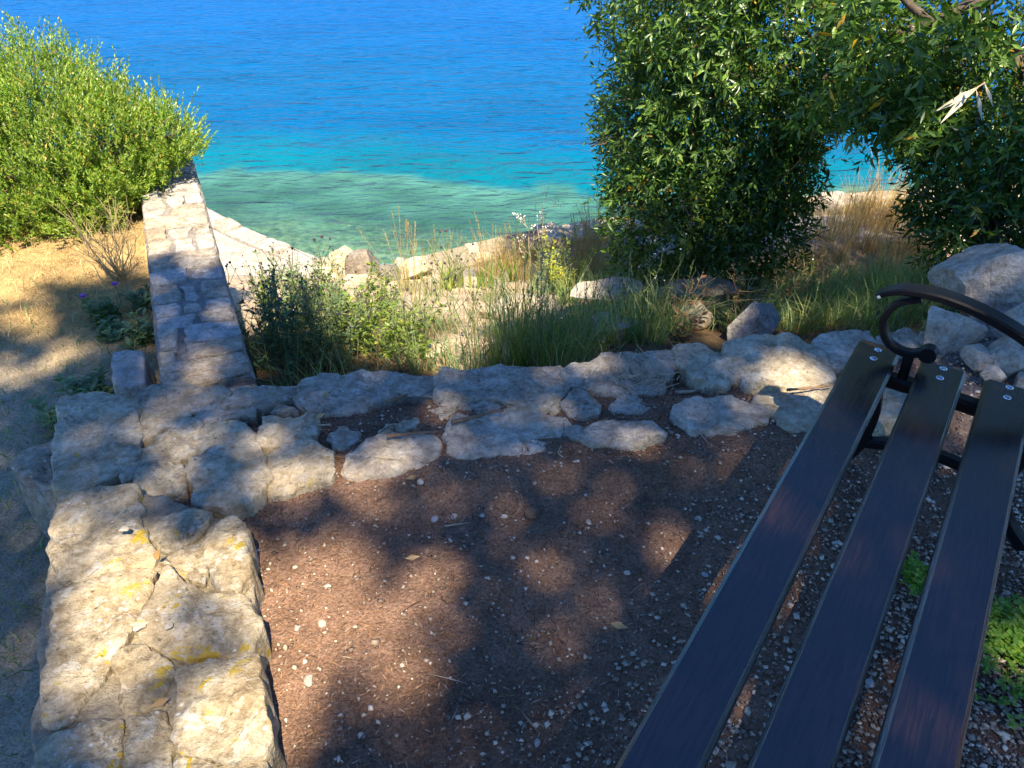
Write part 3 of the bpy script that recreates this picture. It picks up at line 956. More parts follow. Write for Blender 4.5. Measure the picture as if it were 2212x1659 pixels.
# heap of shore rocks
HEAP = [
    ("pale boulder with a white top at the left end of the shore rock heap", 742, 566, 66, 'stone_shore', .8),
    ("largest dark grey boulder in the middle of the shore rock heap", 788, 580, 82, 'stone_shore_grey', .75),
    ("cream boulder with a grey right face below the pale-topped one", 716, 600, 62, 'stone_shore', .8),
    ("olive wedge-shaped rock in the front of the shore rock heap", 775, 616, 60, 'stone_shore', .6),
    ("small flat grey slab on the orange rock at the waterline", 868, 570, 44, 'stone_wall', .35),
    ("long orange rock at the waterline behind the heap", 890, 582, 78, 'stone_shore', .45),
    ("square grey block right of the largest dark boulder", 848, 592, 46, 'stone_shore_grey', .8),
    ("tan pointed rock under the square grey block", 842, 622, 50, 'stone_shore', .7),
    ("small cream rock squeezed between tan and olive rocks", 808, 622, 36, 'stone_shore', .7),
    ("broad buried cream rock at the foot of the heap", 730, 640, 86, 'stone_shore', .5),
    ("low buff rock at the foot of the heap right of the broad cream one", 806, 645, 56, 'stone_shore', .5),
    ("pale rock half hidden by thistles right of the heap", 925, 600, 60, 'stone_white', .6),
]
for k, (lab, u, v_, w, mt, asp) in enumerate(HEAP):
    zz = -1.86 + (0.10 if v_ < 600 else 0.0)
    c = P(u, v_, zz)
    r_ = w / FOC * (c[1] * CP - (c[2] - CAM_H) * SP) / 2 * 1.42
    v, f = boulder((r_, r_ * 0.8, r_ * asp * 1.05), 300 + k, 12, 0.045, 3, rng.uniform(0, 3), 0.45, 0.82)
    o = mesh_obj("boulder", v, f, M[mt], None, False); o.location = c
    tag(o, lab, "rock", "rocks heaped on the shore")

# rocks at the right end of the terrace and below it
ROCKS = [
    ("huge white angular boulder behind the bench armrest", tuple(PY(2205, 632, 2.75)), (0.40, 0.32, 0.25), 'stone_white', 501, 15),
    ("knobbly bluish white rock under the huge boulder behind the scroll", tuple(PY(2042, 728, 2.42)), (0.16, 0.13, 0.15), 'stone_white', 502, 9),
    ("pink-white rock under the armrest bar at the right edge", tuple(PY(2205, 700, 2.42)), (0.10, 0.10, 0.08), 'stone_white', 503, 9),
    ("broken elongated white stone set in the bank behind the bench", tuple(PY(2108, 768, 2.24)), (0.075, 0.04, 0.045), 'stone_white', 504, 8),
    ("big pale stone at the right edge of the bank below the bar", tuple(PY(2185, 768, 2.22)), (0.10, 0.07, 0.085), 'stone_white', 505, 8),
    ("small white stone just above the third plank's end", tuple(PY(2150, 812, 2.14)), (0.065, 0.04, 0.04), 'stone_white', 516, 8),
    ("pale rounded stone behind the third plank at the right edge", tuple(PY(2215, 835, 2.1)), (0.08, 0.06, 0.05), 'stone_white', 517, 8),
    ("grey rock at the far right above the huge boulder", (2.55, 3.05, 0.12), (0.22, 0.20, 0.20), 'stone_grey', 506, 9),
    ("bluish rock hidden in tall grass beyond the cream block", (1.45, 4.00, -0.80), (0.20, 0.15, 0.20), 'stone_wall', 507, 10),
    ("white rounded rock left of the bluish rock in the tall grass", (1.20, 4.35, -0.92), (0.14, 0.11, 0.10), 'stone_white', 508, 9),
    ("pale low stone in the grass right of the sandy path", (0.62, 4.05, -0.86), (0.24, 0.18, 0.10), 'stone_wall', 509, 9),
    ("grey ledge stone in front of the big evergreen bush", (1.35, 5.00, -1.10), (0.32, 0.14, 0.09), 'stone_grey', 510, 9),
    ("flat grey stone left of the ledge stone by the bush", (0.70, 5.05, -1.12), (0.32, 0.17, 0.09), 'stone_wall', 511, 9),
    ("large brown shaded rock beside the sandy path", (-0.50, 3.75, -0.92), (0.22, 0.16, 0.12), 'stone_shore', 512, 9),
    ("low bluish stone just below the edging near the path", (-0.70, 2.75, -0.52), (0.22, 0.14, 0.10), 'stone_wall', 513, 9),
    ("flat pale stone below the edging in the grass stems", (-0.30, 2.80, -0.56), (0.24, 0.15, 0.09), 'stone_wall', 514, 9),
    ("pale smooth rock half lit in the middle of the path", (0.05, 4.75, -1.15), (0.34, 0.22, 0.12), 'stone_white', 515, 9),
]
for lab, c, r_, mt, sd, cuts in ROCKS:
    v, f = boulder(r_, sd, cuts, 0.045, 4, 0.4 * (sd % 5), 0.48, 0.74)
    o = mesh_obj("rock", v, f, M[mt], None, False); o.location = c
    tag(o, lab, "rock")


# ------------------------------------------------------------------ bench
BA = math.radians(33.9)
BD = np.array([math.sin(BA), math.cos(BA), 0.0])     # along the bench
BN = np.array([math.cos(BA), -math.sin(BA), 0.0])    # to its back
S_END, S_ARM, SEAT = 2.045, 1.985, 0.45
BLEN = 1.86
bench = thing("park_bench", "black stained park bench with plank seat and curled cast iron armrest", "bench", (0, 0, 0), -BA)
# in the bench's own frame x is towards its back and y runs along it


def rbox(x0, x1, y0, y1, z0, z1, ch=0.008):
    """box with chamfered long edges, long axis y"""
    sec = [(x0 + ch, z1), (x1 - ch, z1), (x1, z1 - ch), (x1, z0 + ch), (x1 - ch, z0), (x0 + ch, z0), (x0, z0 + ch), (x0, z1 - ch)]
    n = len(sec)
    ys = [y0, y0 + 0.003, y1 - 0.003, y1]
    V = []
    cx, cz = (x0 + x1) / 2, (z0 + z1) / 2
    for i, y in enumerate(ys):
        k = 0.985 if i in (0, 3) else 1.0
        V += [(cx + (x - cx) * k, y, cz + (z - cz) * k) for x, z in sec]
    F = [(i * n + j, (i + 1) * n + j, (i + 1) * n + (j + 1) % n, i * n + (j + 1) % n) for i in range(3) for j in range(n)]
    F += [tuple(range(n)), tuple(3 * n + j for j in range(n - 1, -1, -1))]
    return V, F


def dome_bolt(parent, x, y, z, ax=(0, 0, 1)):
    m = MB()
    r, h = 0.0095, 0.005
    V = [(x, y, z + h)]
    for a, hh in ((0.35, .92), (0.7, .7), (0.95, .3), (1.0, -0.1)):
        V += [(x + r * a * math.cos(w), y + r * a * math.sin(w), z + h * hh) for w in np.linspace(0, 2 * PI, 20, endpoint=False)]
    F = [(0, 1 + j, 1 + (j + 1) % 20) for j in range(20)]
    for i in range(3):
        F += [(1 + i * 20 + j, 1 + (i + 1) * 20 + j, 1 + (i + 1) * 20 + (j + 1) % 20, 1 + i * 20 + (j + 1) % 20) for j in range(20)]
    m.add(V, F)
    return m.build("bolt", M['steel'], parent, True)


SLATS = [(-0.2135, -0.1035, 2.048), (-0.050, 0.060, 2.032), (0.1035, 0.2135, 2.030)]
for x0, x1, ye in SLATS:
    V, F = rbox(x0, x1, ye - BLEN, ye, SEAT - 0.040, SEAT)
    sl = mesh_obj("seat_slat", V, F, M['plank'], bench)
    cx = (x0 + x1) / 2
    for yb in (S_ARM + 0.005, S_ARM - BLEN + 0.115):
        dome_bolt(sl, cx - 0.0, yb + 0.026, SEAT)
        dome_bolt(sl, cx - 0.0, yb - 0.026, SEAT)
for z0, xx in ((0.60, 0.36), (0.74, 0.40)):
    V, F = rbox(0, 0.11, S_END - BLEN, S_END, -0.02, 0.02)
    V = [(xx + (x - 0.055) * 0.26 + z * 0.97, y, z0 + (x - 0.055) * 0.97 - z * 0.26) for x, y, z in V]
    mesh_obj("backrest_slat", V, F, M['plank'], bench)


def spline(pts, n):
    pts = np.array(pts, float)
    out = []
    for i in range(len(pts) - 1):
        p0, p1, p2, p3 = pts[max(i - 1, 0)], pts[i], pts[i + 1], pts[min(i + 2, len(pts) - 1)]
        for t in np.linspace(0, 1, n, endpoint=False):
            out.append(0.5 * ((2 * p1) + (-p0 + p2) * t + (2 * p0 - 5 * p1 + 4 * p2 - p3) * t * t + (-p0 + 3 * p1 - 3 * p2 + p3) * t ** 3))
    out.append(pts[-1])
    return np.array(out)


def bar_xz(mb, pts, wid, thick, y, n=10):
    """flat bar swept through points (x,z) in the end-frame plane; wid is along the bench, thick in the plane"""
    c = spline(pts, n)
    m = len(c)
    th = thick if hasattr(thick, '__len__') else [thick] * 2
    wd = wid if hasattr(wid, '__len__') else [wid] * 2
    V = []
    k = 8
    for i in range(m):
        t = c[min(i + 1, m - 1)] - c[max(i - 1, 0)]
        t = t / np.linalg.norm(t)
        nn = np.array([-t[1], t[0]])
        q = i / (m - 1)
        h = np.interp(q, np.linspace(0, 1, len(th)), th) / 2
        w = np.interp(q, np.linspace(0, 1, len(wd)), wd) / 2
        b = min(h, w) * 0.45
        for a, s in ((-w + b, h), (w - b, h), (w, h - b), (w, -h + b), (w - b, -h), (-w + b, -h), (-w, -h + b), (-w, h - b)):
            p = c[i] + nn * s
            V.append((p[0], y + a, p[1]))
    F = [(i * k + j, i * k + (j + 1) % k, (i + 1) * k + (j + 1) % k, (i + 1) * k + j) for i in range(m - 1) for j in range(k)]
    F += [tuple(range(k - 1, -1, -1)), tuple((m - 1) * k + j for j in range(k))]
    mb.add(V, F)


def end_frame(y):
    m = MB()
    bar_xz(m, [(-0.196, 0.622), (-0.172, 0.640), (-0.133, 0.655), (-0.069, 0.661), (-0.002, 0.654), (0.066, 0.637), (0.139, 0.610), (0.24, 0.560), (0.33, 0.51)], [0.040, 0.052, 0.054, 0.052], [0.012, 0.020, 0.023, 0.023], y)
    arm = m.build("armrest", M['iron'], bench)
    m = MB()
    bar_xz(m, [(-0.095, 0.640), (-0.135, 0.622), (-0.158, 0.592), (-0.165, 0.557), (-0.156, 0.524), (-0.136, 0.498), (-0.107, 0.484), (-0.082, 0.483), (-0.060, 0.492), (-0.042, 0.496)], 0.030, [0.016, 0.018, 0.020, 0.018], y, 8)
    # ball-ended curl: a thick disc
    V = []; n = 28
    cx, cz, r = -0.040, 0.497, 0.0215
    for yy, rr in ((-0.019, 0.90), (-0.016, 1.0), (0.016, 1.0), (0.019, 0.90)):
        V += [(cx + r * rr * math.cos(w), y + yy, cz + r * rr * math.sin(w)) for w in np.linspace(0, 2 * PI, n, endpoint=False)]
    F = [(i * n + j, (i + 1) * n + j, (i + 1) * n + (j + 1) % n, i * n + (j + 1) % n) for i in range(3) for j in range(n)]
    F += [tuple(range(n)), tuple(3 * n + j for j in range(n - 1, -1, -1))]
    m.add(V, F)
    bar_xz(m, [(-0.082, 0.480), (-0.079, 0.45), (-0.078, 0.40)], 0.028, [0.030, 0.024, 0.026], y, 4)
    m.build("scroll", M['iron'], arm)
    m = MB()
    bar_xz(m, [(-0.20, 0.389), (0.0, 0.389), (0.20, 0.380), (0.30, 0.40)], 0.045, 0.038, y, 4)
    m.build("seat_rail", M['iron'], bench)
    m = MB()
    bar_xz(m, [(-0.155, 0.385), (-0.130, 0.33), (-0.118, 0.26), (-0.125, 0.17), (-0.160, 0.08), (-0.200, 0.012)], 0.040, [0.045, 0.038, 0.034, 0.034, 0.036], y, 6)
    m.build("leg", M['iron'], bench)
    m = MB()
    bar_xz(m, [(0.29, 0.40), (0.25, 0.30), (0.235, 0.2), (0.27, 0.09), (0.34, 0.012)], 0.040, [0.042, 0.036, 0.036], y, 6)
    m.build("leg", M['iron'], bench)
    m = MB()
    bar_xz(m, [(-0.13, 0.165), (0.0, 0.20), (0.12, 0.20), (0.24, 0.165)], 0.036, 0.030, y, 6)
    m.build("stretcher", M['iron'], bench)
    m = MB()
    bar_xz(m, [(0.29, 0.40), (0.325, 0.52), (0.365, 0.66), (0.405, 0.80)], 0.036, 0.03, y, 6)
    m.build("back_support", M['iron'], bench)
    return arm


arm_far = end_frame(S_ARM)
m = MB()
bar_xz(m, [(-0.1935, 0.6225), (-0.188, 0.627)], 0.004, 0.0075, S_ARM - 0.0200, 3)
m.build("bare_patch", M['chip'], arm_far)
end_frame(S_ARM - BLEN + 0.115)

# ------------------------------------------------------------------ foliage builders
def unit(a):
    return a / np.maximum(np.linalg.norm(a, axis=-1, keepdims=True), 1e-9)


def leaf_arrays(base, axis, nrm, L, W, fold=0.25, curl=0.12):
    """two-quad folded leaves: base[n,3], axis[n,3] unit, nrm[n,3] rough normal"""
    n = len(base)
    axis = unit(axis)
    side = unit(np.cross(axis, nrm))
    up = np.cross(side, axis)
    L = np.broadcast_to(np.asarray(L, float), (n,))[:, None]; W = np.broadcast_to(np.asarray(W, float), (n,))[:, None]
    b = base
    c = base + axis * L * 0.48 - up * W * fold
    l = base + axis * L * 0.46 + side * W * 0.5
    r = base + axis * L * 0.46 - side * W * 0.5
    t = base + axis * L - up * L * curl
    V = np.stack([b, l, t, c, r], 1).reshape(-1, 3)
    i = np.arange(n)[:, None] * 5
    F = np.concatenate([i + np.array([[0, 3, 2, 1]]), i + np.array([[0, 4, 2, 3]])], 1).reshape(-1, 4)
    return V, F


def join(parts):
    V = []; F = []; n = 0
    for v, f in parts:
        V.append(v); F.append(f + n); n += len(v)
    return np.concatenate(V), np.concatenate(F)


def blades(base, h, w, lean_dir, lean, r):
    """curved tapering grass blades: 3 levels, 2 quads each"""
    n = len(base)
    h = np.broadcast_to(np.asarray(h, float), (n,))[:, None]; w = np.broadcast_to(np.asarray(w, float), (n,))[:, None]
    lean = np.broadcast_to(np.asarray(lean, float), (n,))[:, None]
    ld = np.concatenate([lean_dir, np.zeros((n, 1))], 1)
    a = r.uniform(0, 2 * PI, n)
    side = np.stack([np.cos(a), np.sin(a), np.zeros(n)], 1)
    up = np.array([[0, 0, 1.0]])
    lv = []
    for t, ww in ((0, 1.0), (0.5, 0.75), (1.0, 0.08)):
        c = base + up * h * t * (1 - 0.35 * lean * t) + ld * h * lean * t * t
        lv += [c - side * w * ww * 0.5, c + side * w * ww * 0.5]
    V = np.stack(lv, 1).reshape(-1, 3)
    i = np.arange(n)[:, None] * 6
    F = np.concatenate([i + np.array([[0, 1, 3, 2]]), i + np.array([[2, 3, 5, 4]])], 1).reshape(-1, 4)
    return V, F


def shoots(pos, d, r, nl=9, L=0.16, leafL=0.075, leafW=0.02, ang=(0.6, 1.15)):
    """leafy shoots: leaves spiral along each stem"""
    n = len(pos)
    d = unit(d)
    ref = np.where(np.abs(d[:, 2:3]) < 0.9, np.array([[0, 0, 1.0]]), np.array([[1.0, 0, 0]]))
    e1 = unit(np.cross(d, ref)); e2 = np.cross(d, e1)
    B = []; A = []; N = []; LL = []
    ph0 = r.uniform(0, 2 * PI, n)
    sl = r.uniform(0.7, 1.25, n) * L
    for k in range(nl):
        t = (k + 0.6) / nl
        ph = ph0 + k * 2.4 + r.uniform(-.3, .3, n)
        rad = e1 * np.cos(ph)[:, None] + e2 * np.sin(ph)[:, None]
        a = np.interp(t, [0, 1], [ang[1], ang[0]]) + r.uniform(-.2, .2, n)
        ax = d * np.cos(a)[:, None] + rad * np.sin(a)[:, None]
        B.append(pos + d * (sl * t)[:, None]); A.append(ax)
        N.append(d + r.normal(size=(n, 3)) * 0.25)
        LL.append(leafL * r.uniform(0.5, 1.45, n) * (1 - 0.25 * t))
    B = np.concatenate(B); A = np.concatenate(A); N = np.concatenate(N); LL = np.concatenate(LL)
    A = A + r.normal(size=A.shape) * 0.12 - np.array([[0, 0, 0.10]])
    return leaf_arrays(B, A, N, LL, LL * (leafW / leafL))


def shell_points(ells, n, r, inner=0.72, clump=0.14):
    """points through the outer part of a union of ellipsoids, with lumpy edge; returns pos and outward dir"""
    vol = np.array([e[1][0] * e[1][1] + e[1][1] * e[1][2] + e[1][0] * e[1][2] for e in ells])
    cnt = (n * vol / vol.sum()).astype(int)
    Pp = []; D = []
    for (c, rad), k in zip(ells, cnt):
        u = unit(r.normal(size=(k, 3)))
        q = inner + (1 - inner) * np.sqrt(r.uniform(0, 1, k))
        lump = 1 + clump * (vnoise(u[:, 0] * 2 + c[0] * 3, u[:, 1] * 2 + u[:, 2] * 2.7 + c[2], 1.6, 41) + 0.8 * vnoise(u[:, 0] * 2 + c[1], u[:, 1] * 1.3 - u[:, 2] * 2.5, 4.2, 42) - 0.9) * 1.7
        p = np.array(c) + u * np.array(rad) * (q * lump)[:, None]
        Pp.append(p); D.append(unit(u / np.array(rad)))
    return np.concatenate(Pp), np.concatenate(D)


def drop_inside(p, d, ells, lim=0.70):
    keep = np.ones(len(p), bool)
    for c, rad in ells:
        q = np.linalg.norm((p - np.array(c)) / np.array(rad), axis=1)
        keep &= q > lim
    return p[keep], d[keep]


def wiggle(p0, p1, n, amp, r):
    p0, p1 = np.array(p0, float), np.array(p1, float)
    L = np.linalg.norm(p1 - p0)
    return [p0 + (p1 - p0) * t + (r.normal(size=3) * amp * L if 0 < t < 1 else 0) for t in np.linspace(0, 1, n)]


# ------------------------------------------------------------------ big evergreen bushes
def evergreen(name, label, base, ells, nshoot, seed, sparse=None, extra=None):
    r = np.random.default_rng(seed)
    root = thing(name, label, "bush", tuple(base))
    b = np.array(base)
    p, d = shell_points(ells, nshoot, r, 0.70, 0.16)
    p, d = drop_inside(p, d, ells, 0.60)
    p2, d2 = shell_points(ells, int(nshoot * 0.40), r, 0.25, 0.0)
    p = np.concatenate([p, p2]); d = np.concatenate([d, d2])
    if extra is not None:
        p = np.concatenate([p, extra[0]]); d = np.concatenate([d, extra[1]])
    if sparse is not None:
        k = sparse(p, r); p, d = p[k], d[k]
    d = unit(d + r.normal(size=d.shape) * 0.45 + np.array([[0, -0.1, -0.10]]))
    V, F = shoots(p - d * 0.08, d, r, 9, 0.16, 0.072, 0.020)
    mesh_obj("foliage", V - b, F, M['laurel'], root)
    m = MB()
    for c, rad in ells:
        c = np.array(c)
        q = wiggle(b + np.array([r.uniform(-.1, .1), r.uniform(-.1, .1), -0.05]), c, 6, 0.05, r)
        m.tube([x - b for x in q], list(np.linspace(0.05, 0.022, 6)), 7)
        for _ in range(9):
            u = unit(r.normal(size=(1, 3)))[0]
            q = wiggle(c, c + u * np.array(rad) * 0.92, 5, 0.06, r)
            m.tube([x - b for x in q], list(np.linspace(0.014, 0.004, 5)), 5, False)
            for _t in range(4):
                k0 = np.array(q[int(r.integers(2, 5))]); u2 = unit((u + r.normal(size=3) * .8)[None])[0]
                m.tube([x - b for x in wiggle(k0, k0 + u2 * r.uniform(.2, .42), 4, .07, r)], [.005, .004, .003, .0015], 4, False)
    m.build("branches", M['bark'], root, True)
    return root


def E(u, v, y, rx, ry, rz_): return (tuple(PY(u, v, y)), (rx, ry, rz_))


B1 = [E(1530, 330, 5.75, 0.78, 0.75, 0.80), E(1590, 130, 5.7, 0.82, 0.8, 0.85), E(1440, 470, 5.55, 0.50, 0.5, 0.55), E(1600, 480, 5.45, 0.52, 0.5, 0.50),
      E(1500, -60, 5.8, 0.70, 0.8, 0.8), E(1760, 90, 5.3, 0.62, 0.6, 0.66), E(1680, 330, 5.4, 0.40, 0.45, 0.50), E(1420, 250, 5.8, 0.45, 0.5, 0.55),
      ((2.75, 5.6, 1.75), (0.85, 0.8, 0.8)), ((3.1, 5.5, 2.8), (0.85, 0.8, 0.8))]
base1 = P(1580, 545, -1.30)
def gap(p, r):
    u, v, dep = proj(p[:, 0], p[:, 1], p[:, 2])
    g = ((u - 1875) / 105) ** 2 + ((v - 355) / 95) ** 2
    return ~((g < 1) & (r.uniform(size=len(p)) < 0.88))


evergreen("evergreen_bush", "large rounded dark evergreen bush with sunlit glossy leaves on its upper right", base1, B1, 8200, 61, gap)
B2 = [E(2150, 330, 4.6, 0.55, 0.55, 0.62), E(2120, 480, 4.3, 0.36, 0.4, 0.34), E(2200, 120, 4.8, 0.75, 0.7, 0.66), E(2330, 350, 4.5, 0.7, 0.7, 0.8), E(2070, 190, 4.8, 0.42, 0.42, 0.36),
      ((4.4, 4.7, 1.9), (0.9, 0.8, 0.9)), ((4.6, 4.6, 3.1), (0.9, 0.8, 0.8)), ((4.5, 4.2, 1.2), (0.8, 0.8, 1.0))]
base2 = P(2150, 570, -0.75)


def sp2(p, r):
    u, v, dep = proj(p[:, 0], p[:, 1], p[:, 2])
    keep = np.ones(len(p), bool)
    up = v < 270
    keep &= ~(up & (r.uniform(size=len(p)) < 0.42))
    return keep & gap(p, r)


evergreen("evergreen_bush", "dark shadowed evergreen bush at the right edge behind the huge boulder", base2, B2, 6600, 62, sp2)
# overhanging limb with hanging shoots, upper right
r = np.random.default_rng(64)
limb = thing("tree_limb", "bare dark limb with hanging leafy shoots overhead between the two bushes", "branch", tuple(PY(2330, -120, 4.4)))
lb = np.array(limb.location)
m = MB()
path = [PY(2330, -120, 4.4), PY(2200, -40, 4.45), PY(2090, 15, 4.5), PY(2000, 52, 4.55), PY(1940, 72, 4.6), PY(1890, 95, 4.65)]
m.tube([q - lb for q in path], [0.05, 0.042, 0.034, 0.028, 0.02, 0.012], 8)
m.tube([q - lb for q in (PY(2010, 48, 4.55), PY(1970, 15, 4.6), PY(1930, -25, 4.65), PY(1900, -70, 4.7))], [0.026, 0.022, 0.018, 0.014], 7)
m.tube([q - lb for q in (PY(1975, 62, 4.56), PY(1930, 110, 4.5), PY(1890, 165, 4.5))], [0.014, 0.010, 0.005], 6)
m.tube([q - lb for q in (PY(2060, 30, 4.5), PY(2040, 120, 4.45), PY(1990, 210, 4.4), PY(1950, 260, 4.4))], [0.012, 0.009, 0.006, 0.003], 6)
m.build("branch", M['bark'], limb, True)
pp = []; dd = []
for (u0, v0, u1, v1, k) in ((1900, 90, 1760, 230, 60), (1890, 165, 1900, 300, 60), (1950, 260, 1850, 330, 60), (2040, 120, 1950, 240, 60), (1990, 210, 1990, 330, 60), (1900, -40, 1850, 60, 70), (2090, 30, 2150, 110, 60), (1950, 40, 2000, 130, 60), (1990, 290, 1890, 350, 25), (2060, 200, 2030, 300, 50)):
    t = r.uniform(0, 1, k)
    for q in t:
        pp.append(PY(u0 + (u1 - u0) * q + r.normal() * 26, v0 + (v1 - v0) * q + r.normal() * 24, 4.5 + r.normal() * 0.2))
        dd.append((-0.4 + r.normal() * .4, -0.3 + r.normal() * .4, -0.45 + r.normal() * .4))
pp = np.array(pp); dd = np.array(dd); k = gap(pp, r); pp, dd = pp[k], dd[k]
V, F = shoots(pp, dd, r, 8, 0.17, 0.085, 0.026)
mesh_obj("foliage", V - lb, F, M['laurel'], limb)
# pale dead spray of leaves hanging there
ds = thing("dead_leaf_spray", "pale bleached spray of dead leaves caught in the dark bush at upper right", "dead leaves", tuple(PY(2105, 200, 4.15)))
q0 = np.array(ds.location)
a, b_, c_ = PY(2128, 178, 4.15) - q0, PY(2075, 212, 4.12) - q0, PY(2052, 228, 4.12) - q0
m = MB(); m.tube([a, (a + b_) / 2, c_], [0.004, 0.003, 0.002], 5); m.build("stem", M['twig_pale'], ds)
ax = unit((c_ - a)[None] + np.random.default_rng(3).normal(size=(7, 3)) * 0.07)
bs = a[None] + (c_ - a)[None] * np.linspace(0.02, 0.5, 7)[:, None]
V, F = leaf_arrays(bs, ax, np.tile([[0.2, -1, 0.6]], (7, 1)), np.full(7, 0.19), np.full(7, 0.03), 0.1, 0.05)
mesh_obj("leaves", V, F, plain("bleached leaf", (0.50, 0.45, 0.33), 0.8, 0.15, 60), ds)


# ------------------------------------------------------------------ rosemary
def sprigs(pos, d, r, nn=26, L=0.17, nl=0.026, nw=0.0042):
    n = len(pos)
    d = unit(d)
    ref = np.array([[0.3, 0.9, 0.2]])
    e1 = unit(np.cross(d, ref)); e2 = np.cross(d, e1)
    sl = L * r.uniform(0.6, 1.3, n)
    bend = r.normal(size=(n, 3)) * 0.12
    B = []; A = []; N = []; LL = []
    for k in range(nn):
        t = (k + 0.5) / nn
        ph = k * 2.4 + r.uniform(0, 2 * PI, n)
        rad = e1 * np.cos(ph)[:, None] + e2 * np.sin(ph)[:, None]
        a = 0.95 - 0.45 * t + r.uniform(-.2, .2, n)
        B.append(pos + d * (sl * t)[:, None] + bend * (sl * t * t)[:, None])
        A.append(d * np.cos(a)[:, None] + rad * np.sin(a)[:, None]); N.append(d + rad * 0.2)
        LL.append(nl * r.uniform(0.7, 1.25, n) * (1 - 0.35 * t))
    B = np.concatenate(B); A = np.concatenate(A); N = np.concatenate(N); LL = np.concatenate(LL)
    # one quad per needle
    s = unit(np.cross(A, N + 1e-3))
    w = nw * r.uniform(0.8, 1.3, len(B))[:, None]
    A = unit(A)
    V = np.stack([B - s * w * 0.25, B + A * LL[:, None] * 0.5 - s * w * 0.5, B + A * LL[:, None], B + A * LL[:, None] * 0.5 + s * w * 0.5], 1).reshape(-1, 3)
    F = np.arange(len(V)).reshape(-1, 4)
    return V, F


r = np.random.default_rng(71)
rb = P(90, 480, -0.36)
ros = thing("rosemary_bush", "big bright green rosemary bush on the dry lawn beside the sea wall", "bush", tuple(rb))
RE = [E(120, 325, 4.75, 0.58, 0.55, 0.47), E(255, 310, 4.75, 0.38, 0.42, 0.34), E(345, 292, 4.85, 0.25, 0.30, 0.18), E(75, 215, 4.95, 0.45, 0.5, 0.34), E(30, 425, 4.45, 0.36, 0.35, 0.28), E(180, 405, 4.5, 0.34, 0.32, 0.22), E(-150, 320, 4.7, 0.65, 0.6, 0.55), E(-160, 430, 4.4, 0.5, 0.4, 0.36), E(275, 375, 4.65, 0.21, 0.22, 0.13), E(330, 340, 4.8, 0.17, 0.2, 0.10)]
p, d = shell_points(RE, 9000, r, 0.58, 0.34)
p, d = drop_inside(p, d, RE, 0.50)
k = p[:, 2] > -0.42
p, d = p[k], d[k]
dd = unit(d * 0.55 + np.array([[0.02, 0, 0.85]]) + r.normal(size=d.shape) * 0.22)
V, F = sprigs(p - dd * 0.08, dd, r, 24, 0.18, 0.034, 0.0080)
mesh_obj("foliage", V - rb, F, M['rosemary'], ros)
m = MB()
for c, rad in RE:
    for _ in range(14):
        u = unit(r.normal(size=(1, 3)))[0]; u[2] = abs(u[2])
        e = np.array(c) + u * np.array(rad) * 0.85
        st = rb + np.array([r.uniform(-.25, .25), r.uniform(-.15, .15), -0.03])
        m.tube([x - rb for x in wiggle(st, e, 5, 0.04, r)], list(np.linspace(0.012, 0.003, 5)), 5, False)
m.build("branches", M['bark'], ros, True)

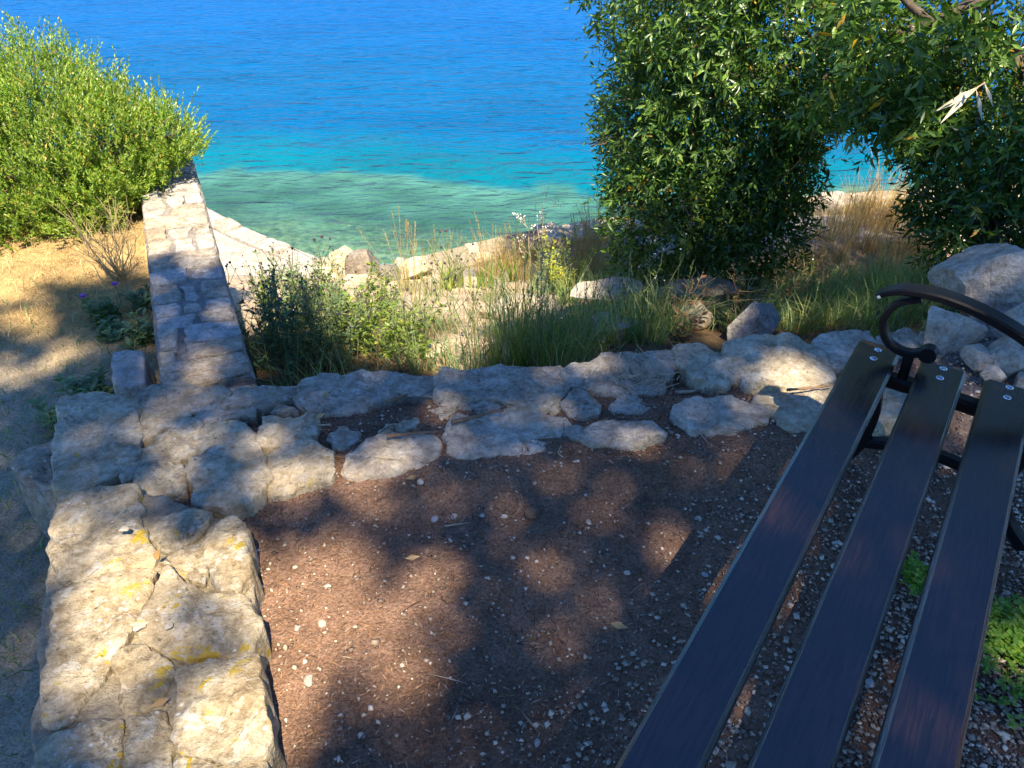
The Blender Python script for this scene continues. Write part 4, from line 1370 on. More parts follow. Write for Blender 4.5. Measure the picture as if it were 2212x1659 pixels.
# ------------------------------------------------------------------ shade tree behind the viewer: its crown casts the dappled shade
# sunlit spots (centre u, v, half axes, tilt in degrees, height of the surface they fall on)
LIT = [
    # soil
    (620, 1320, 95, 150, 0, 0), (800, 1300, 120, 75, -20, 0), (850, 1410, 60, 45, 0, 0), (735, 1065, 150, 42, 5, 0), (700, 1225, 100, 55, 0, 0), (905, 1215, 60, 36, -20, 0),
    (940, 1105, 46, 34, 0, 0), (1112, 1040, 58, 38, 25, 0), (1360, 1080, 40, 26, 0, 0), (1272, 1112, 34, 24, 0, 0), (1490, 1160, 38, 48, -25, 0), (1565, 1052, 34, 24, 10, 0), (1090, 1215, 50, 30, 0, 0),
    (640, 1530, 60, 70, 0, 0), (1065, 1575, 70, 40, 15, 0), (1245, 1565, 45, 34, 0, 0), (1290, 1385, 46, 30, 0, 0), (1275, 1275, 36, 22, 0, 0), (1385, 970, 60, 14, 0, 0), (880, 1530, 60, 30, 10, 0), (590, 1620, 50, 50, 0, 0),
    (1060, 1100, 26, 20, 0, 0), (1010, 1345, 50, 28, 20, 0),
    # blocks of the foreground wall
    (330, 1250, 180, 95, -8, .1), (240, 1330, 120, 100, 0, .1), (200, 1470, 95, 90, 0, .1), (460, 1290, 90, 60, 0, .1), (490, 1180, 55, 60, 0, .1), (215, 1130, 95, 50, -10, .1), (500, 1530, 70, 60, 0, .1), (330, 1600, 110, 50, 0, .1), (470, 1610, 90, 45, 0, .1),
    (210, 895, 36, 20, 20, .1), (248, 920, 40, 24, 10, .1), (325, 935, 36, 24, 0, .1), (400, 955, 40, 22, -25, .1), (370, 1030, 50, 26, 0, .1), (490, 935, 46, 22, 0, .1), (600, 930, 46, 20, -8, .1), (560, 1040, 40, 22, 0, .1), (650, 1012, 60, 32, 0, .1), (860, 985, 90, 24, -8, .1), (440, 895, 26, 12, 0, .1),
    (1010, 945, 40, 14, 0, .1), (1205, 800, 26, 10, 0, .1), (1085, 872, 30, 9, 0, .1), (1190, 872, 26, 12, 0, .1), (560, 842, 40, 12, 0, .1), (1300, 930, 40, 10, 0, .1), (960, 905, 24, 10, 0, .1),
    (1515, 762, 46, 14, 12, .12), (1690, 785, 105, 38, 4, .12), (1740, 860, 80, 30, 0, .08), (1545, 900, 36, 10, 0, .06), (1800, 950, 40, 14, 0, .0),
    # lawn and long wall
    (60, 690, 60, 26, 0, -.36), (20, 800, 40, 30, 0, -.36), (140, 765, 30, 18, 0, -.36), (500, 678, 22, 14, 0, -.2), (20, 1095, 22, 26, 0, -.36), (60, 1340, 16, 16, 0, -.36),
    # bench
    (1838, 872, 26, 24, 0, .45), (1950, 885, 18, 8, 25, .45), (1985, 868, 16, 12, 40, .45), (2085, 895, 14, 22, 30, .45), (2000, 925, 18, 9, 30, .45), (1900, 1235, 30, 22, 0, .45), (1840, 1470, 34, 40, 0, .45), (2005, 1500, 40, 60, -15, .45), (1950, 1610, 60, 40, -15, .45), (1500, 1375, 16, 26, 0, .45), (1480, 1530, 24, 16, 0, .45), (1530, 1590, 22, 30, 0, .45), (1700, 950, 20, 14, 0, .45), (2030, 1210, 14, 40, 0, .45),
    # weeds right of the bench
    (2190, 1385, 100, 95, 0, 0), (2150, 1590, 30, 26, 0, 0), (1730, 1625, 26, 30, 0, 0), (1790, 1180, 16, 24, 0, 0), (1925, 965, 16, 14, 0, 0),
    # boulder and grass on the right
    (2190, 600, 30, 16, 20, .3), (2085, 200, 55, 42, 0, .51), (1750, 640, 40, 14, 0, -.7), (1930, 570, 30, 26, 0, -.4), (1560, 700, 20, 30, 0, -.8), (1960, 500, 50, 26, 0, -.8),
]
# fully sunlit ground beyond the crown's shadow (picture outlines and the height they lie at)
OPEN = [
    (-0.36, [(-900, 640), (40, 640), (110, 585), (190, 600), (260, 590), (330, 560), (330, -200), (-900, -200)]),
    (-0.20, [(300, 548), (390, 538), (440, 552), (500, 535), (540, 300), (300, 200)]),
    (-0.9, [(480, 560), (560, 690), (700, 700), (880, 735), (960, 780), (1060, 775), (1010, 690), (1120, 640), (1290, 610), (1330, 300), (480, 300)]),
    (-1.5, [(440, 640), (700, 690), (1000, 660), (1300, 600), (1400, 200), (440, 200)]),
    (0.0, [(1620, 330), (1840, 330), (1900, 300), (2000, 200), (2010, -200), (1480, -200), (1500, 300)]),
    (-0.6, [(700, 640), (1000, 640), (1000, 765), (880, 745), (720, 725)]),
    (-0.9, [(1780, 480), (1960, 500), (1980, 330), (1780, 330)]),
]


def in_poly(u, v, poly):
    ins = np.zeros(len(u), bool)
    j = len(poly) - 1
    for i in range(len(poly)):
        xi, yi = poly[i]; xj, yj = poly[j]
        c = ((yi > v) != (yj > v)) & (u < (xj - xi) * (v - yi) / (yj - yi + 1e-12) + xi)
        ins ^= c
        j = i
    return ins


r = np.random.default_rng(81)
N = 120000
gx0 = r.uniform(-6.0, 5.6, N); gy0 = r.uniform(-2.6, 6.6, N); zc = r.uniform(8.6, 11.2, N)
C = np.stack([gx0 + S[0] / S[2] * zc, gy0 + S[1] / S[2] * zc, zc], 1)
lit = np.zeros(N, bool)


def at_z(z):
    return C - S * ((C[:, 2] - z) / S[2])[:, None]


q_ = at_z(SEAT)
bq, bs_ = q_[:, 0] * BN[0] + q_[:, 1] * BN[1], q_[:, 0] * BD[0] + q_[:, 1] * BD[1]
on_bench = (bs_ < 2.03) & (((bq > -.20) & (bq < -.115)) | ((bq > -.04) & (bq < .05)) | ((bq > .115) & (bq < .20)))
q_ = at_z(0.03)
on_terr = (regions(q_[:, 0], q_[:, 1])[0] > 0.5) & ~on_bench
q_ = at_z(WALL_Z)
ws = (q_[:, 0] - WALL_A[0]) * WALL_D[0] + (q_[:, 1] - WALL_A[1]) * WALL_D[1]
ww = (q_[:, 0] - WALL_A[0]) * wn_[0] + (q_[:, 1] - WALL_A[1]) * wn_[1]
on_wall = (np.abs(ww) < .24) & (ws > -.1) & (ws < 1.12) & ~on_terr & ~on_bench
rl = np.random.default_rng(83)
LIT2 = []
for (u, v, a, b, ang, z) in LIT:                 # each opening is a ragged cluster of smaller ones
    if z == 0:
        for _ in range(4):
            LIT2.append((u + rl.normal() * a * .5, v + rl.normal() * b * .5, a * rl.uniform(.3, .75), b * rl.uniform(.3, .75), rl.uniform(-60, 60), z))
    else:
        LIT2.append((u, v, a, b, ang, z))
for (u, v, a, b, ang, z) in LIT2:
    q = C - S * ((C[:, 2] - z) / S[2])[:, None]
    uu, vv, dep = proj(q[:, 0], q[:, 1], q[:, 2])
    ca, sa = math.cos(math.radians(ang)), math.sin(math.radians(ang))
    du, dv = uu - u, vv - v
    mg = np.where((dep > 0) & on_terr, (0.013 if u > 930 else 0.034) if z == 0 else 0.012, 0.028) * FOC / np.maximum(dep, 0.2)
    e = ((du * ca + dv * sa) / (a + mg)) ** 2 + ((-du * sa + dv * ca) / (b + mg)) ** 2
    e = e / (0.55 + 1.0 * vnoise(uu, vv, 1 / 34.0, 55) + 0.35 * (vnoise(uu, vv, 1 / 13.0, 56) - 0.5))
    where = on_bench if z == .45 else (on_terr if -0.01 < z < .2 else (on_wall if z == -.2 else ~(on_bench | on_terr | on_wall)))
    lit |= (e < 1) & (dep > 0.2) & where
for z, poly in OPEN:
    q = C - S * ((C[:, 2] - z) / S[2])[:, None]
    for ox, oy in ((0, 0), (.09, 0), (-.09, 0), (0, .09), (0, -.09)):
        uu, vv, dep = proj(q[:, 0] + ox, q[:, 1] + oy, q[:, 2])
        lit |= in_poly(uu, vv, poly) & (dep > 0.2) & ~(on_bench | on_terr | on_wall)
far_ = gy0 > np.interp(gx0, [-6, -1, 0.2, 0.6, 1.4, 2.0, 2.5, 3.2, 3.6, 6], [4.7, 4.7, 5.2, 6.2, 6.2, 5.2, 4.7, 4.7, 5.6, 6.2]) + 0.5 * (vnoise(gx0, gy0, 1.5, 50) - 0.5)
keep = ~lit & ~far_
# thin, ragged places elsewhere
thin = vnoise(gx0, gy0, 2.6, 51)
keep &= r.uniform(size=N) < np.where(thin > 0.80, 0.35, 1.0)
Ck = C[keep]
n = len(Ck)
V, F = leaf_arrays(Ck, r.normal(size=(n, 3)) * np.array([1, 1, 0.35]), r.normal(size=(n, 3)) * 0.5 + np.array([[0, 0, 1.0]]), r.uniform(0.09, 0.15, n), r.uniform(0.06, 0.10, n))
tb = np.array([2.6, -5.0, 0.0])
tree = thing("shade_tree", "spreading shade tree behind the viewer casting the dappled shade", "tree", tuple(tb))
mesh_obj("crown", V - tb, F, M['pine'], tree)
m = MB()
m.tube([(0, 0, -0.1), (0.05, 0.05, 2.4), (-0.1, 0.1, 5.4), (-0.3, 0.2, 8.4)], [0.27, 0.22, 0.18, 0.11], 12)
Cb = Ck[(gx0[keep] > 1.0) & (gy0[keep] < 3.0)]
for k in range(16):
    tgt = Cb[int(r.integers(len(Cb)))] - tb
    h = r.uniform(5.5, 8.4)
    m.tube(wiggle((-0.15, 0.12, h), tgt, 6, 0.04, r), list(np.linspace(0.034, 0.006, 6)), 6, False)
m.build("trunk", M['bark'], tree, True)


# ------------------------------------------------------------------ weeds and grasses
def proto(builder, *a):
    o = builder(*a)
    return o


def place(pr, used, x, y, s, rz, label, group, z=None):
    o = pr if not used else copy_tree(pr)
    o.location = (x, y, (zf1(x, y) if z is None else z) - 0.01)
    o.rotation_euler = (0, 0, rz)
    o.scale = (s, s, s)
    if label: o["label"] = label
    if group: o["group"] = group
    return o


def head_mesh(m, p, rad, k=5):
    v, f = ICO[2]
    rr = np.random.default_rng(int(abs(p[0]) * 1000) % 9999)
    m.add(np.array(p) + v * rad * (0.8 + 0.4 * rr.uniform(size=(len(v), 1))), f)


def two_mat(name, a, ma, b, mb_, parent):
    k = len(a.f)
    if b.f and mb_:
        a.add(np.concatenate(b.v), b.f)
    o = a.build(name, ma, parent)
    if len(a.f) > k:
        o.data.materials.append(mb_)
        ids = np.zeros(len(a.f), dtype=np.int32); ids[k:] = 1
        o.data.polygons.foreach_set("material_index", ids)
    return o


def weed(name, cat, seed, h, ns, spread, lm, leafL, leafW, nl, head=None, head_r=0.010, stem='stem', label="", branch=2):
    r = np.random.default_rng(seed)
    root = thing(name, label, cat)
    st = MB(); hd = MB(); leaves = []
    nh = 0
    for _ in range(ns):
        a = r.uniform(0, 2 * PI); sp = spread * r.uniform(0.1, 1)
        hh = h * r.uniform(0.6, 1.1)
        top = np.array([math.cos(a) * sp, math.sin(a) * sp, hh])
        pts = wiggle((r.normal() * .03, r.normal() * .03, -0.02), top, 6, 0.03, r)
        st.tube(pts, list(np.linspace(0.0034, 0.0013, 6)), 4, False)
        pa = np.array(pts)
        t = r.uniform(0.08, 0.98, nl)
        base = np.stack([np.interp(t, np.linspace(0, 1, 6), pa[:, k]) for k in range(3)], 1)
        ph = r.uniform(0, 2 * PI, nl)
        ax = np.stack([np.cos(ph), np.sin(ph), r.uniform(0.15, 1.0, nl)], 1)
        LL = leafL * r.uniform(0.6, 1.2, nl) * (1.15 - 0.5 * t)
        leaves.append(leaf_arrays(base, ax, np.array([[0, 0, 1.0]]) + r.normal(size=(nl, 3)) * 0.3, LL, LL * leafW / leafL, 0.2, 0.2))
        tips = [top]
        for _b in range(branch):
            q = pa[int(r.integers(3, 5))]
            e = q + np.array([r.normal() * .06, r.normal() * .06, h * r.uniform(0.12, 0.25)])
            st.tube([q, (q + e) / 2 + r.normal(size=3) * .006, e], [0.002, 0.0016, 0.0012], 4, False)
            tips.append(e)
        if head:
            for e in tips:
                head_mesh(hd, e, head_r * r.uniform(0.7, 1.2)); nh += 1
    two_mat("stems", st, M[stem], hd, M[head] if head else None, root)
    V, F = join(leaves)
    mesh_obj("leaves", V, F, M[lm], root)
    return root


def tussock(seed, h, nb, rad, mat, label, w=0.006, lean=0.5, stalks=4, stalk_mat='stem_dry'):
    r = np.random.default_rng(seed)
    root = thing("grass_tussock", label, "grass tuft")
    a = r.uniform(0, 2 * PI, nb); q = rad * np.sqrt(r.uniform(0, 1, nb))
    base = np.stack([np.cos(a) * q, np.sin(a) * q, np.full(nb, -0.02)], 1)
    ld = np.stack([np.cos(a + r.normal(size=nb) * .6), np.sin(a + r.normal(size=nb) * .6)], 1)
    V, F = blades(base, h * r.uniform(0.4, 1.1, nb), w * r.uniform(0.6, 1.2, nb), ld, lean * r.uniform(0.2, 1.3, nb), r)
    mesh_obj("blades", V, F, M[mat], root)
    if stalks:
        m = MB(); sd = []
        for _ in range(stalks):
            b = np.array([r.normal() * rad * .4, r.normal() * rad * .4, 0])
            e = b + np.array([r.normal() * h * .22, r.normal() * h * .22, h * r.uniform(1.0, 1.4)])
            pts = np.array([b + (e - b) * t + np.array([0, 0, -0.10 * h * t * t]) for t in np.linspace(0, 1, 5)])
            m.tube(list(pts), [0.0022, 0.0019, 0.0016, 0.0013, 0.001], 4, False)
            k = 16
            t = r.uniform(0.72, 1.0, k)
            bs = np.stack([np.interp(t, np.linspace(0, 1, 5), pts[:, c]) for c in range(3)], 1)
            ph = r.uniform(0, 2 * PI, k)
            ax = unit((e - b)[None]) + np.stack([np.cos(ph), np.sin(ph), np.zeros(k)], 1) * 0.35
            sd.append(leaf_arrays(bs, ax, np.array([[0, 0, 1.0]]) + r.normal(size=(k, 3)) * .4, r.uniform(.018, .03, k), np.full(k, 0.005), 0.1, 0.0))
        V, F = join(sd)
        h2 = MB(); h2.add(V, F.tolist())
        two_mat("stalks", m, M[stalk_mat], h2, M['grass_gold' if mat != 'grass_green' else 'grass_green'], root)
    return root


rp = random.Random(5)


def scatter(protos, spots, label, group, smin=0.8, smax=1.2):
    used = set()
    for i, (u, v) in enumerate(spots):
        # find the ground under the pixel by marching down the ray
        dd_ = ray(u, v)
        t = 1.0
        while t < 20:
            q = np.array([0, 0, CAM_H]) + dd_ * t
            if q[2] < zf1(q[0], q[1]): break
            t += 0.03
        pr = protos[i % len(protos)]
        place(pr, pr.name in used, q[0], q[1], rp.uniform(smin, smax), rp.uniform(0, 6.28), label, group)
        used.add(pr.name)


dk = [weed("leafy_weed", "weed", 100 + i, 0.50, 9, 0.17, 'weed_dark', 0.055, 0.018, 24, 'seed_dark', 0.0045) for i in range(3)]
scatter(dk, [(580, 800), (610, 770), (640, 800), (655, 745), (690, 790), (620, 720), (700, 745), (740, 790), (590, 745), (670, 700), (720, 712)], "dense dark green bushy weed with round dark seed heads against the long wall's base", "dark weeds at the foot of the long wall")
lm = [weed("leafy_weed", "weed", 120 + i, 0.34, 9, 0.17, 'weed_lime', 0.060, 0.026, 26, 'seed_dark', 0.0045) for i in range(2)]
scatter(lm, [(760, 740), (800, 760), (840, 770), (870, 745), (790, 710), (850, 715), (900, 770), (740, 720), (830, 690), (700, 670), (640, 660), (580, 660)], "bright lime leafy weed in sun before the shore rocks", "lime weeds below the terrace")
th = [weed("thistle", "weed", 140 + i, 0.62, 4, 0.22, 'weed_dark', 0.045, 0.010, 10, 'seed_dark', 0.006, 'stem', "", 3) for i in range(3)]
scatter(th, [(545, 800), (585, 690), (620, 690), (700, 800), (760, 800), (930, 790), (980, 720), (860, 800), (1080, 720), (1180, 690), (1000, 780), (1330, 720)], "thin tall wild stalk with dark round seed heads rising above other weeds", "seed-headed stalks below the terrace")
gt = [tussock(160 + i, 0.42, 110, 0.10, 'grass_green', "", 0.007, 0.55, 3, 'stem') for i in range(3)]
scatter(gt, [(1100, 790), (1150, 770), (1190, 790), (1240, 765), (1290, 750), (1110, 730), (1180, 720), (1260, 710), (1340, 735), (1400, 740), (1450, 715), (1380, 690), (1310, 680), (1440, 670), (1230, 660), (1130, 670), ],
        "green arching grass tuft behind the largest edging slab", "green grass tufts behind the edging")
gs = [tussock(165 + i, 0.36, 26, 0.07, 'grass_green', "", 0.006, 0.6, 3, 'stem') for i in range(2)]
gw = [tussock(155 + i, 0.55, 40, 0.09, 'weed_lime' if i else 'grass_green', "", 0.005, 0.45, 9, 'stem_dry') for i in range(2)]
scatter(gw, [(940, 640), (900, 680), (1060, 650), (1120, 690), (980, 610), (880, 630), (1040, 800), (1160, 800), (1250, 790)], "tall wispy yellow green grass tuft swaying over the sandy slope", "wispy grass tufts on the sandy slope")
scatter(gs, [(905, 800), (950, 805), (1000, 812), (1050, 810), (1075, 790)], "sparse thin grass tuft in front of the sandy path", "sparse grass tufts by the path")
gr = [tussock(170 + i, 0.34, 130, 0.11, 'grass_green', "", 0.006, 0.7, 2, 'stem') for i in range(2)]
scatter(gr, [(1610, 720), (1660, 700), (1720, 715), (1760, 690), (1800, 700), (1850, 690), (1900, 700), (1950, 700), (1690, 660), (1780, 650), (1860, 650), (1940, 660), (1990, 680), (1600, 660), (1530, 650), (1720, 620), (1820, 610), (1900, 620), (2010, 640)],
        "soft drooping grass tuft between the cream block and boulder", "soft grass tufts beyond the bench end")
M['weed_brown'] = leaf_mat("withered brown leaf", [(0.0, (0.16, 0.08, 0.04)), (0.6, (0.30, 0.16, 0.07)), (1.0, (0.20, 0.20, 0.08))], 0.25, 0.03, 0.5, (1, 1, 1))
bw = [weed("withered_weed", "weed", 130 + i, 0.36, 6, 0.16, 'weed_brown', 0.05, 0.022, 14, 'seed_dark', 0.004, 'stem_dry') for i in range(2)]
scatter(bw, [(1430, 690), (1500, 700), (1560, 690), (1640, 650), (1470, 740), (1700, 690), (1380, 660), (1590, 720), (1770, 600)], "withered weed with brown curled leaves among the grass", "withered weeds among the grass")
th2 = [weed("branching_weed", "weed", 145 + i, 0.55, 5, 0.24, 'weed_lime', 0.05, 0.010, 12, 'seed_white', 0.004, 'stem', "", 1) for i in range(2)]
scatter(th2, [(1450, 640), (1520, 650), (1600, 640), (1680, 680), (1400, 720), (1740, 660), (1560, 610)], "pale branching weed with small white seed balls before the dark bush", "pale branching weeds before the bush")
gg = [tussock(180 + i, 0.52, 130, 0.13, 'grass_gold', "", 0.006, 0.4, 7) for i in range(3)]
scatter(gg, [(1130, 605), (1270, 590), (1265, 555), (1285, 600), (1140, 565), (1100, 580), (1285, 530), (1060, 600), (1250, 625)],
        "golden dry grass tuft in sun left of the big evergreen bush", "golden grass tufts left of the bush")
g2 = [tussock(190 + i, 0.55, 190, 0.16, 'grass_gold', "", 0.005, 0.4, 8) for i in range(2)]
scatter(g2, [(1800, 560), (1850, 540), (1900, 550), (1950, 545), (1820, 500), (1880, 495), (1940, 500), (1900, 470), (1960, 480), (1850, 470), (1790, 520), (1990, 540), (1740, 570), (1930, 585), (1700, 600)],
        "tall feathery dry grass tuft in the gap between the two bushes", "feathery grass tufts between the bushes")
# yellow-green shrub and tall dried flower stalks beyond
sh = weed("low_shrub", "shrub", 200, 0.36, 26, 0.26, 'shrub_yellow', 0.035, 0.012, 42, None, label="rounded yellow green shrub glowing in the sun by the shore wall")
q = P(1205, 585, -1.52); place(sh, False, q[0], q[1], 1.5, 0.3, None, None)


def umbel(seed, h, label):
    r = np.random.default_rng(seed)
    root = thing("dried_flower_stalk", label, "wildflower")
    st = MB(); hd = MB()
    main = wiggle((0, 0, -0.02), (r.normal() * .04, 0, h * 0.62), 5, 0.02, r)
    st.tube(main, [0.006, 0.005, 0.0045, 0.004, 0.0035], 5, False)

    def fork(p, d, L, lev):
        e = p + d * L
        st.tube([p, (p + e) / 2 + r.normal(size=3) * .008, e], [0.0034 - lev * .0006, 0.003 - lev * .0006, 0.0026 - lev * .0006], 4, False)
        if lev == 3:
            for _ in range(2):
                head_mesh(hd, e + r.normal(size=3) * 0.012, 0.0055 * r.uniform(.6, 1.1))
            return
        for _ in range(2):
            nd = unit((d + r.normal(size=3) * 0.55 + np.array([0, 0, 0.25]))[None])[0]
            fork(e, nd, L * r.uniform(0.5, 0.75), lev + 1)
    for k in (2, 3, 4):
        nd = unit(np.array([[r.normal() * .5, r.normal() * .4, 1.0]]))[0]
        fork(np.array(main[k]), nd, h * 0.16, 0)
    two_mat("stems", st, M['twig_pale'], hd, M['seed_white'], root)
    return root


o = umbel(211, 0.95, "tall pale dried flower stalk with white seed clusters against the turquoise water")
q = P(1170, 560, -1.60); o.location = (q[0], q[1], zf1(q[0], q[1]))
o = umbel(212, 0.75, "shorter dried flower stalk beside the yellow green shrub")
q = P(1145, 575, -1.60); o.location = (q[0], q[1], zf1(q[0], q[1]))
# broad sword-shaped leaves by the shore wall
r = np.random.default_rng(220)
for i, (u, v, lab) in enumerate(((975, 612, "clump of broad sword-shaped leaves nearest the rock heap"), (1045, 612, "clump of sword-shaped leaves left of the golden grass"), (1100, 575, "sword-shaped leaf clump closest to the shore wall"))):
    ir = thing("sword_leaf_plant", lab, "plant")
    nb = 16
    a = r.uniform(0, 2 * PI, nb)
    base = np.stack([r.normal(size=nb) * .05, r.normal(size=nb) * .05, np.full(nb, -.02)], 1)
    V, F = blades(base, r.uniform(.2, .34, nb), r.uniform(.022, .034, nb), np.stack([np.cos(a), np.sin(a)], 1), r.uniform(.1, .5, nb), r)
    mesh_obj("leaves", V, F, M['weed_lime'], ir)
    q = P(u, v, -1.72); ir.location = (q[0], q[1], zf1(q[0], q[1]))
# twiggy broom on the lawn
r = np.random.default_rng(230)
tw = thing("twiggy_broom", "thin leafless twiggy plant on the lawn beside the long wall", "plant")
m = MB()
for _ in range(34):
    a = r.uniform(0, 2 * PI); e = np.array([math.cos(a) * r.uniform(.05, .26), math.sin(a) * r.uniform(.05, .22), r.uniform(.22, .48)])
    pts = wiggle((r.normal() * .02, r.normal() * .02, -.02), e, 5, 0.04, r)
    m.tube(pts, [.0032, .0026, .002, .0016, .001], 4, False)
    for _b in range(2):
        q = np.array(pts[int(r.integers(2, 4))]); m.tube([q, q + np.array([r.normal() * .06, r.normal() * .06, r.uniform(.05, .14)])], [.0016, .0008], 4, False)
m.build("stems", M['stem_dry'], tw)
q = P(262, 605, -.36); tw.location = (q[0], q[1], zf1(q[0], q[1]))
# leafy rosette weeds by the wall and purple flowers
ro = [weed("lawn_weed", "weed", 240 + i, 0.12, 12, 0.12, 'weed_dark', 0.06, 0.03, 14, None, 0.0045, branch=0) for i in range(2)]
scatter(ro, [(300, 700), (265, 690), (310, 740), (230, 700), (320, 665), (250, 730), (215, 870), (160, 940)][2:], "low leafy green weed on the shaded lawn", "low weeds beside the long wall")
fl = None
for i, (u, v, lab) in enumerate(((197, 668, "purple thistle flower further from the long wall"), (263, 640, "purple flower closer to the long wall"))):
    fo = thing("purple_flower", lab, "flower")
    m = MB(); m.tube([(0, 0, -.01), (.004, 0, .06), (0, .004, .12)], [.002, .002, .0015], 5, False); m.build("stem", M['stem'], fo)
    k = 22; a = np.linspace(0, 2 * PI, k, endpoint=False)
    V, F = leaf_arrays(np.tile([[0, 0, .12]], (k, 1)), np.stack([np.cos(a), np.sin(a), np.where(np.arange(k) % 2, .3, 1.0)], 1), np.tile([[0, 0, 1.0]], (k, 1)), .022, .007)
    mesh_obj("petals", V, F, M['petal_purple'], fo)
    q = P(u, v + 20, -.36); fo.location = (q[0], q[1], zf1(q[0], q[1]))
# bright tall grass stalk behind the armrest
o = tussock(250, 0.42, 26, 0.03, 'weed_lime', "sunlit pale green grass stalk standing tall behind the bench armrest", 0.008, 0.35, 3, 'stem')
q = P(1925, 640, -.35); o.location = (q[0], q[1], zf1(q[0], q[1]))


# ------------------------------------------------------------------ ground cover: stuff
def ground_z(xy): return zf(xy[:, 0], xy[:, 1])


def stuff(name, V, F, mat, label):
    o = mesh_obj(name, V, F, mat)
    o["kind"] = "stuff"; o["label"] = label; o["category"] = name.replace('_', ' ')
    return o


r = np.random.default_rng(301)
# dry lawn
n = 26000
xy = np.stack([r.uniform(-4.6, -1.0, n), r.uniform(1.2, 5.6, n)], 1)
terr, left, shore, ys = regions(xy[:, 0], xy[:, 1])
k = (left > 0.96) & (r.uniform(size=n) < np.interp(xy[:, 1], [2.4, 3.4], [0.25, 1.0]))
wx = (xy[:, 0] - WALL_A[0]) * 0.9172 + (xy[:, 1] - WALL_A[1]) * 0.3985
k &= ~((wx > -0.20) & (xy[:, 1] > 2.3))
xy = xy[k]; n = len(xy)
a = r.uniform(0, 2 * PI, n)
V, F = blades(np.column_stack([xy, ground_z(xy) - .004]), r.uniform(.02, .07, n), r.uniform(.002, .0045, n), np.stack([np.cos(a), np.sin(a)], 1), r.uniform(.4, 1.6, n), r)
stuff("dry_grass", V, F, M['grass_dry'], "short golden dry grass covering the lawn left of the long wall")
n = 15000
xy = np.stack([r.uniform(-4.0, -0.8, n), r.uniform(0.5, 4.2, n)], 1)
terr, left, shore, ys = regions(xy[:, 0], xy[:, 1])
dw = np.exp(-((xy[:, 0] + 1.75 - (xy[:, 1] - 2.5) * -.43) / .35) ** 2)
k = (left > 0.96) & (r.uniform(size=n) < np.clip(smooth(3.0, 2.4, xy[:, 1]) * 0.45 * smooth(1.2, 2.2, xy[:, 1] + .25 * (vnoise(xy[:, 0], xy[:, 1], 2, 66))) + 0.6 * dw * smooth(4.0, 3.4, xy[:, 1]), 0, 1)) & (vnoise(xy[:, 0], xy[:, 1], 5, 61) > 0.3)
wx = (xy[:, 0] - WALL_A[0]) * 0.9172 + (xy[:, 1] - WALL_A[1]) * 0.3985
k &= ~((wx > -0.20) & (xy[:, 1] > 2.3))
xy = xy[k]; n = len(xy); a = r.uniform(0, 2 * PI, n)
V, F = blades(np.column_stack([xy, ground_z(xy) - .004]), r.uniform(.02, .10, n), r.uniform(.003, .006, n), np.stack([np.cos(a), np.sin(a)], 1), r.uniform(.4, 1.4, n), r)
stuff("lawn_grass", V, F, M['grass_green'], "patchy green grass on the shaded part of the lawn")
# garden grass between the plants
n = 26000
xy = np.stack([r.uniform(-1.6, 4.4, n), r.uniform(2.3, 7.2, n)], 1)
terr, left, shore, ys = regions(xy[:, 0], xy[:, 1])
pxx = np.interp(xy[:, 1], [3.0, 3.9, 4.6, 5.6], [-0.25, -0.22, 0.02, -0.3])
pth = np.abs(xy[:, 0] - pxx) < np.interp(xy[:, 1], [3.0, 3.6, 4.5, 5.6], [.15, .28, .42, .7])
wx = (xy[:, 0] - WALL_A[0]) * 0.9172 + (xy[:, 1] - WALL_A[1]) * 0.3985
k = (terr < .02) & (left < .01) & (shore > .5) & ~(pth & (r.uniform(size=n) < .93)) & (wx > .25) & (vnoise(xy[:, 0], xy[:, 1], 2.2, 63) > np.where(xy[:, 0] > .5, 0.46, 0.30))
k &= ~((xy[:, 1] > 5.0) & (xy[:, 0] < 0.2) & (r.uniform(size=n) < .93))
xy = xy[k]; n = len(xy); a = r.uniform(0, 2 * PI, n)
V, F = blades(np.column_stack([xy, ground_z(xy) - .006]), r.uniform(.04, 1, n) ** 1.6 * .34 + .03, r.uniform(.003, .007, n), np.stack([np.cos(a), np.sin(a)], 1), r.uniform(.3, 1.2, n), r)
stuff("wild_grass", V, F, M['grass_green'], "loose green wild grass filling the slope below the terrace")
# dry understorey
n = 9000
xy = np.stack([r.uniform(-1.4, 4.4, n), r.uniform(2.6, 7.4, n)], 1)
terr, left, shore, ys = regions(xy[:, 0], xy[:, 1])
wx = (xy[:, 0] - WALL_A[0]) * 0.9172 + (xy[:, 1] - WALL_A[1]) * 0.3985
g = np.exp(-(((xy[:, 0] + .75) / .45) ** 2 + ((xy[:, 1] - 3.7) / .5) ** 2)) + smooth(.3, .8, xy[:, 0]) * smooth(5.0, 5.8, xy[:, 1]) + 0.12 + .45 * smooth(.6, 1.0, xy[:, 0]) * (vnoise(xy[:, 0], xy[:, 1], 2.6, 64) > .5)
k = (terr < .02) & (left < .01) & (shore > .4) & (wx > .25) & (r.uniform(size=n) < g)
xy = xy[k]; n = len(xy); a = r.uniform(0, 2 * PI, n)
V, F = blades(np.column_stack([xy, ground_z(xy) - .006]), r.uniform(.08, .30, n), r.uniform(.002, .005, n), np.stack([np.cos(a), np.sin(a)], 1), r.uniform(.2, 1.0, n), r)
stuff("dry_undergrowth", V, F, M['grass_gold'], "thin straw coloured dead stems among the green weeds")


